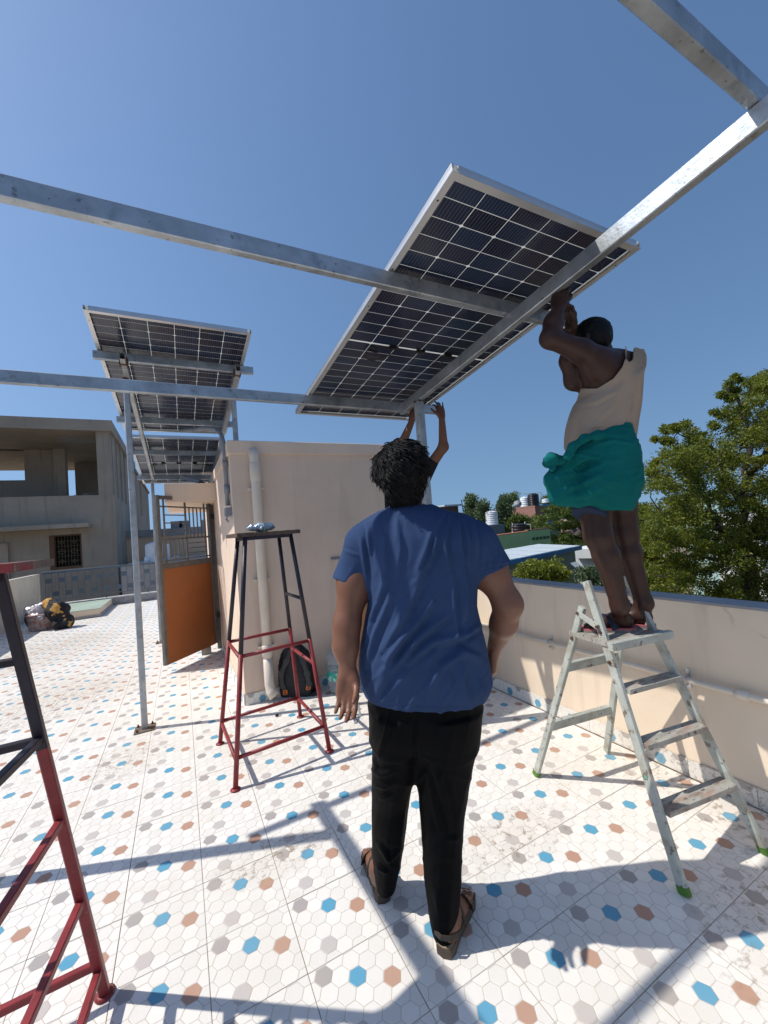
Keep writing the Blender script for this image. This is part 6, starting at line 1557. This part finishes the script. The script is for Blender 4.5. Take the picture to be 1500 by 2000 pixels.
# airy trees left of the tanks
def upright(px, py0, py1, w, d, lab, m, seed, n=5000, sz=.11):
    rng = np.random.default_rng(seed); C = []; Rr = []
    for k in range(46):
        t_ = rng.random(); y = py1 + (py0 - py1) * t_; ww = w * (.25 + .75 * t_ ** .8); x = px + rng.uniform(-ww, ww); C.append(np.array(W(x, y, d + rng.uniform(-1, 1)))); Rr.append(rng.uniform(.22, .5) * d / 28)
    b = W(px, py0, d); bz = Vector((b.x, b.y, -7))
    tree(lab, bz, [([bz, b, W(px + 1, (py0 + py1) / 2, d), W(px, py1 + 4, d)], .12, .02)], C, Rr, n, sz, m, seed, 'small trees behind the houses', flat=.8)
upright(920, 1020, 969, 14, 30, 'airy grey-green tree rising just right of the blue shoulder', GREYL, 201, 4200, .17)
upright(944, 1022, 983, 16, 29, 'low airy tree between the blue shoulder and the white tank', GREYL, 202, 4200, .17)
upright(986, 1036, 973, 17, 31, 'taller green tree between the white tank and the brick tiled roof', GREYL, 203, 7000, .17)
upright(1003, 1030, 966, 10, 44, 'small dark tree behind the dish antenna', DARKL, 204, 7000, .16)
upright(1016, 1036, 1012, 32, 30, 'dark bushy tree under the brick tiled wall', DARKL, 205, 10000, .16)
upright(1068, 985, 972, 8, 46, 'round dark treetop beside the low white tank', DARKL, 206, 2500, .16)
# shrubs right behind the parapet
C, Rr = clumps_in([(1008, 1122), (1015, 1106), (1040, 1100), (1060, 1104), (1082, 1097), (1105, 1104), (1110, 1128), (1060, 1135)], 8.2, 9.4, 70, .12, 103)
bz = W(1060, 1125, 8.8); bz.z = -7
tree('yellow-green treetop just showing over the parapet before the shed', bz, [([bz, W(1060, 1140, 8.8), W(1060, 1115, 8.8)], .06, .02), ([W(1060, 1135, 8.8), W(1025, 1112, 8.8)], .03, .01), ([W(1060, 1135, 8.8), W(1095, 1108, 8.8)], .03, .01)], C, Rr, 5200, .075, YELL, 7, flat=.9)
C, Rr = clumps_in([(1120, 1140), (1125, 1118), (1150, 1110), (1175, 1116), (1200, 1112), (1205, 1150)], 9.5, 11, 60, .13, 104)
bz = W(1160, 1140, 10.2); bz.z = -7
tree('small leafy treetop over the parapet below the washing', bz, [([bz, W(1160, 1145, 10.2), W(1160, 1128, 10.2)], .06, .02)], C, Rr, 5000, .07, GREYL, 8, flat=.9)
# little shrub beyond the gate, far greenery
C, Rr = clumps_in([(380, 1072), (392, 1050), (408, 1042), (420, 1048), (420, 1082), (398, 1088)], 20.5, 21.5, 26, .14, 105)
bz = W(408, 1090, 21); tree('small bright shrub seen through the gate grille', bz, [([bz, W(408, 1062, 21)], .03, .01)], C, Rr, 900, .14, YELL, 9)
rng = np.random.default_rng(9); cc = []; rr = []
for k in range(700):
    a = rng.uniform(math.radians(-12), math.radians(175)); R_ = rng.uniform(95, 170); cc.append([R_ * math.cos(a), R_ * math.sin(a), -6.0 + rng.uniform(0, 5.5)]); rr.append(rng.uniform(2.5, 5))
o = leaf_object('distant_treeline', leaves(np.array(cc), np.array(rr), 60000, 1.0, rng), DARKL, None); o['kind'] = 'stuff'
# roofs far away between the trees
for px_c, R_, w_, h_, nm, c in ((890, 62, 6, .35, 'white', (.6, .6, .58)), (934, 74, 8, .55, 'cream', (.55, .47, .36)), (975, 58, 5, -.1, 'pale blue', (.35, .48, .58)), (1100, 66, 7, .9, 'pink', (.55, .36, .30)), (352, 60, 7, .9, 'grey', (.40, .40, .38))):
    q = W(px_c, 1000, R_); x, y = q.x, q.y
    t = empty('far_house', (x, y, -7), 'far %s flat-roofed house low on the skyline, mostly hidden by trees' % nm, 'building', 'far flat-roofed houses')
    MB().box((x - w_ / 2, y - w_ / 2, -7), (x + w_ / 2, y + w_ / 2, h_)).build('wall', mat('far_' + nm.replace(' ', '_') + '_wall', c, .9), t); MB().box((x - w_ / 2 - .15, y - w_ / 2 - .15, h_), (x + w_ / 2 + .15, y + w_ / 2 + .15, h_ + .25)).build('roof', CEMENT, t)
    for k in range(3): MB().box((x - w_ / 2 + .8 + k * w_ / 3, y - w_ / 2 - .03, h_ - 2.2), (x - w_ / 2 + 1.7 + k * w_ / 3, y - w_ / 2 - .001, h_ - 1.1)).build('window', mat('far_window_glass', (.03, .04, .05), .3), t)
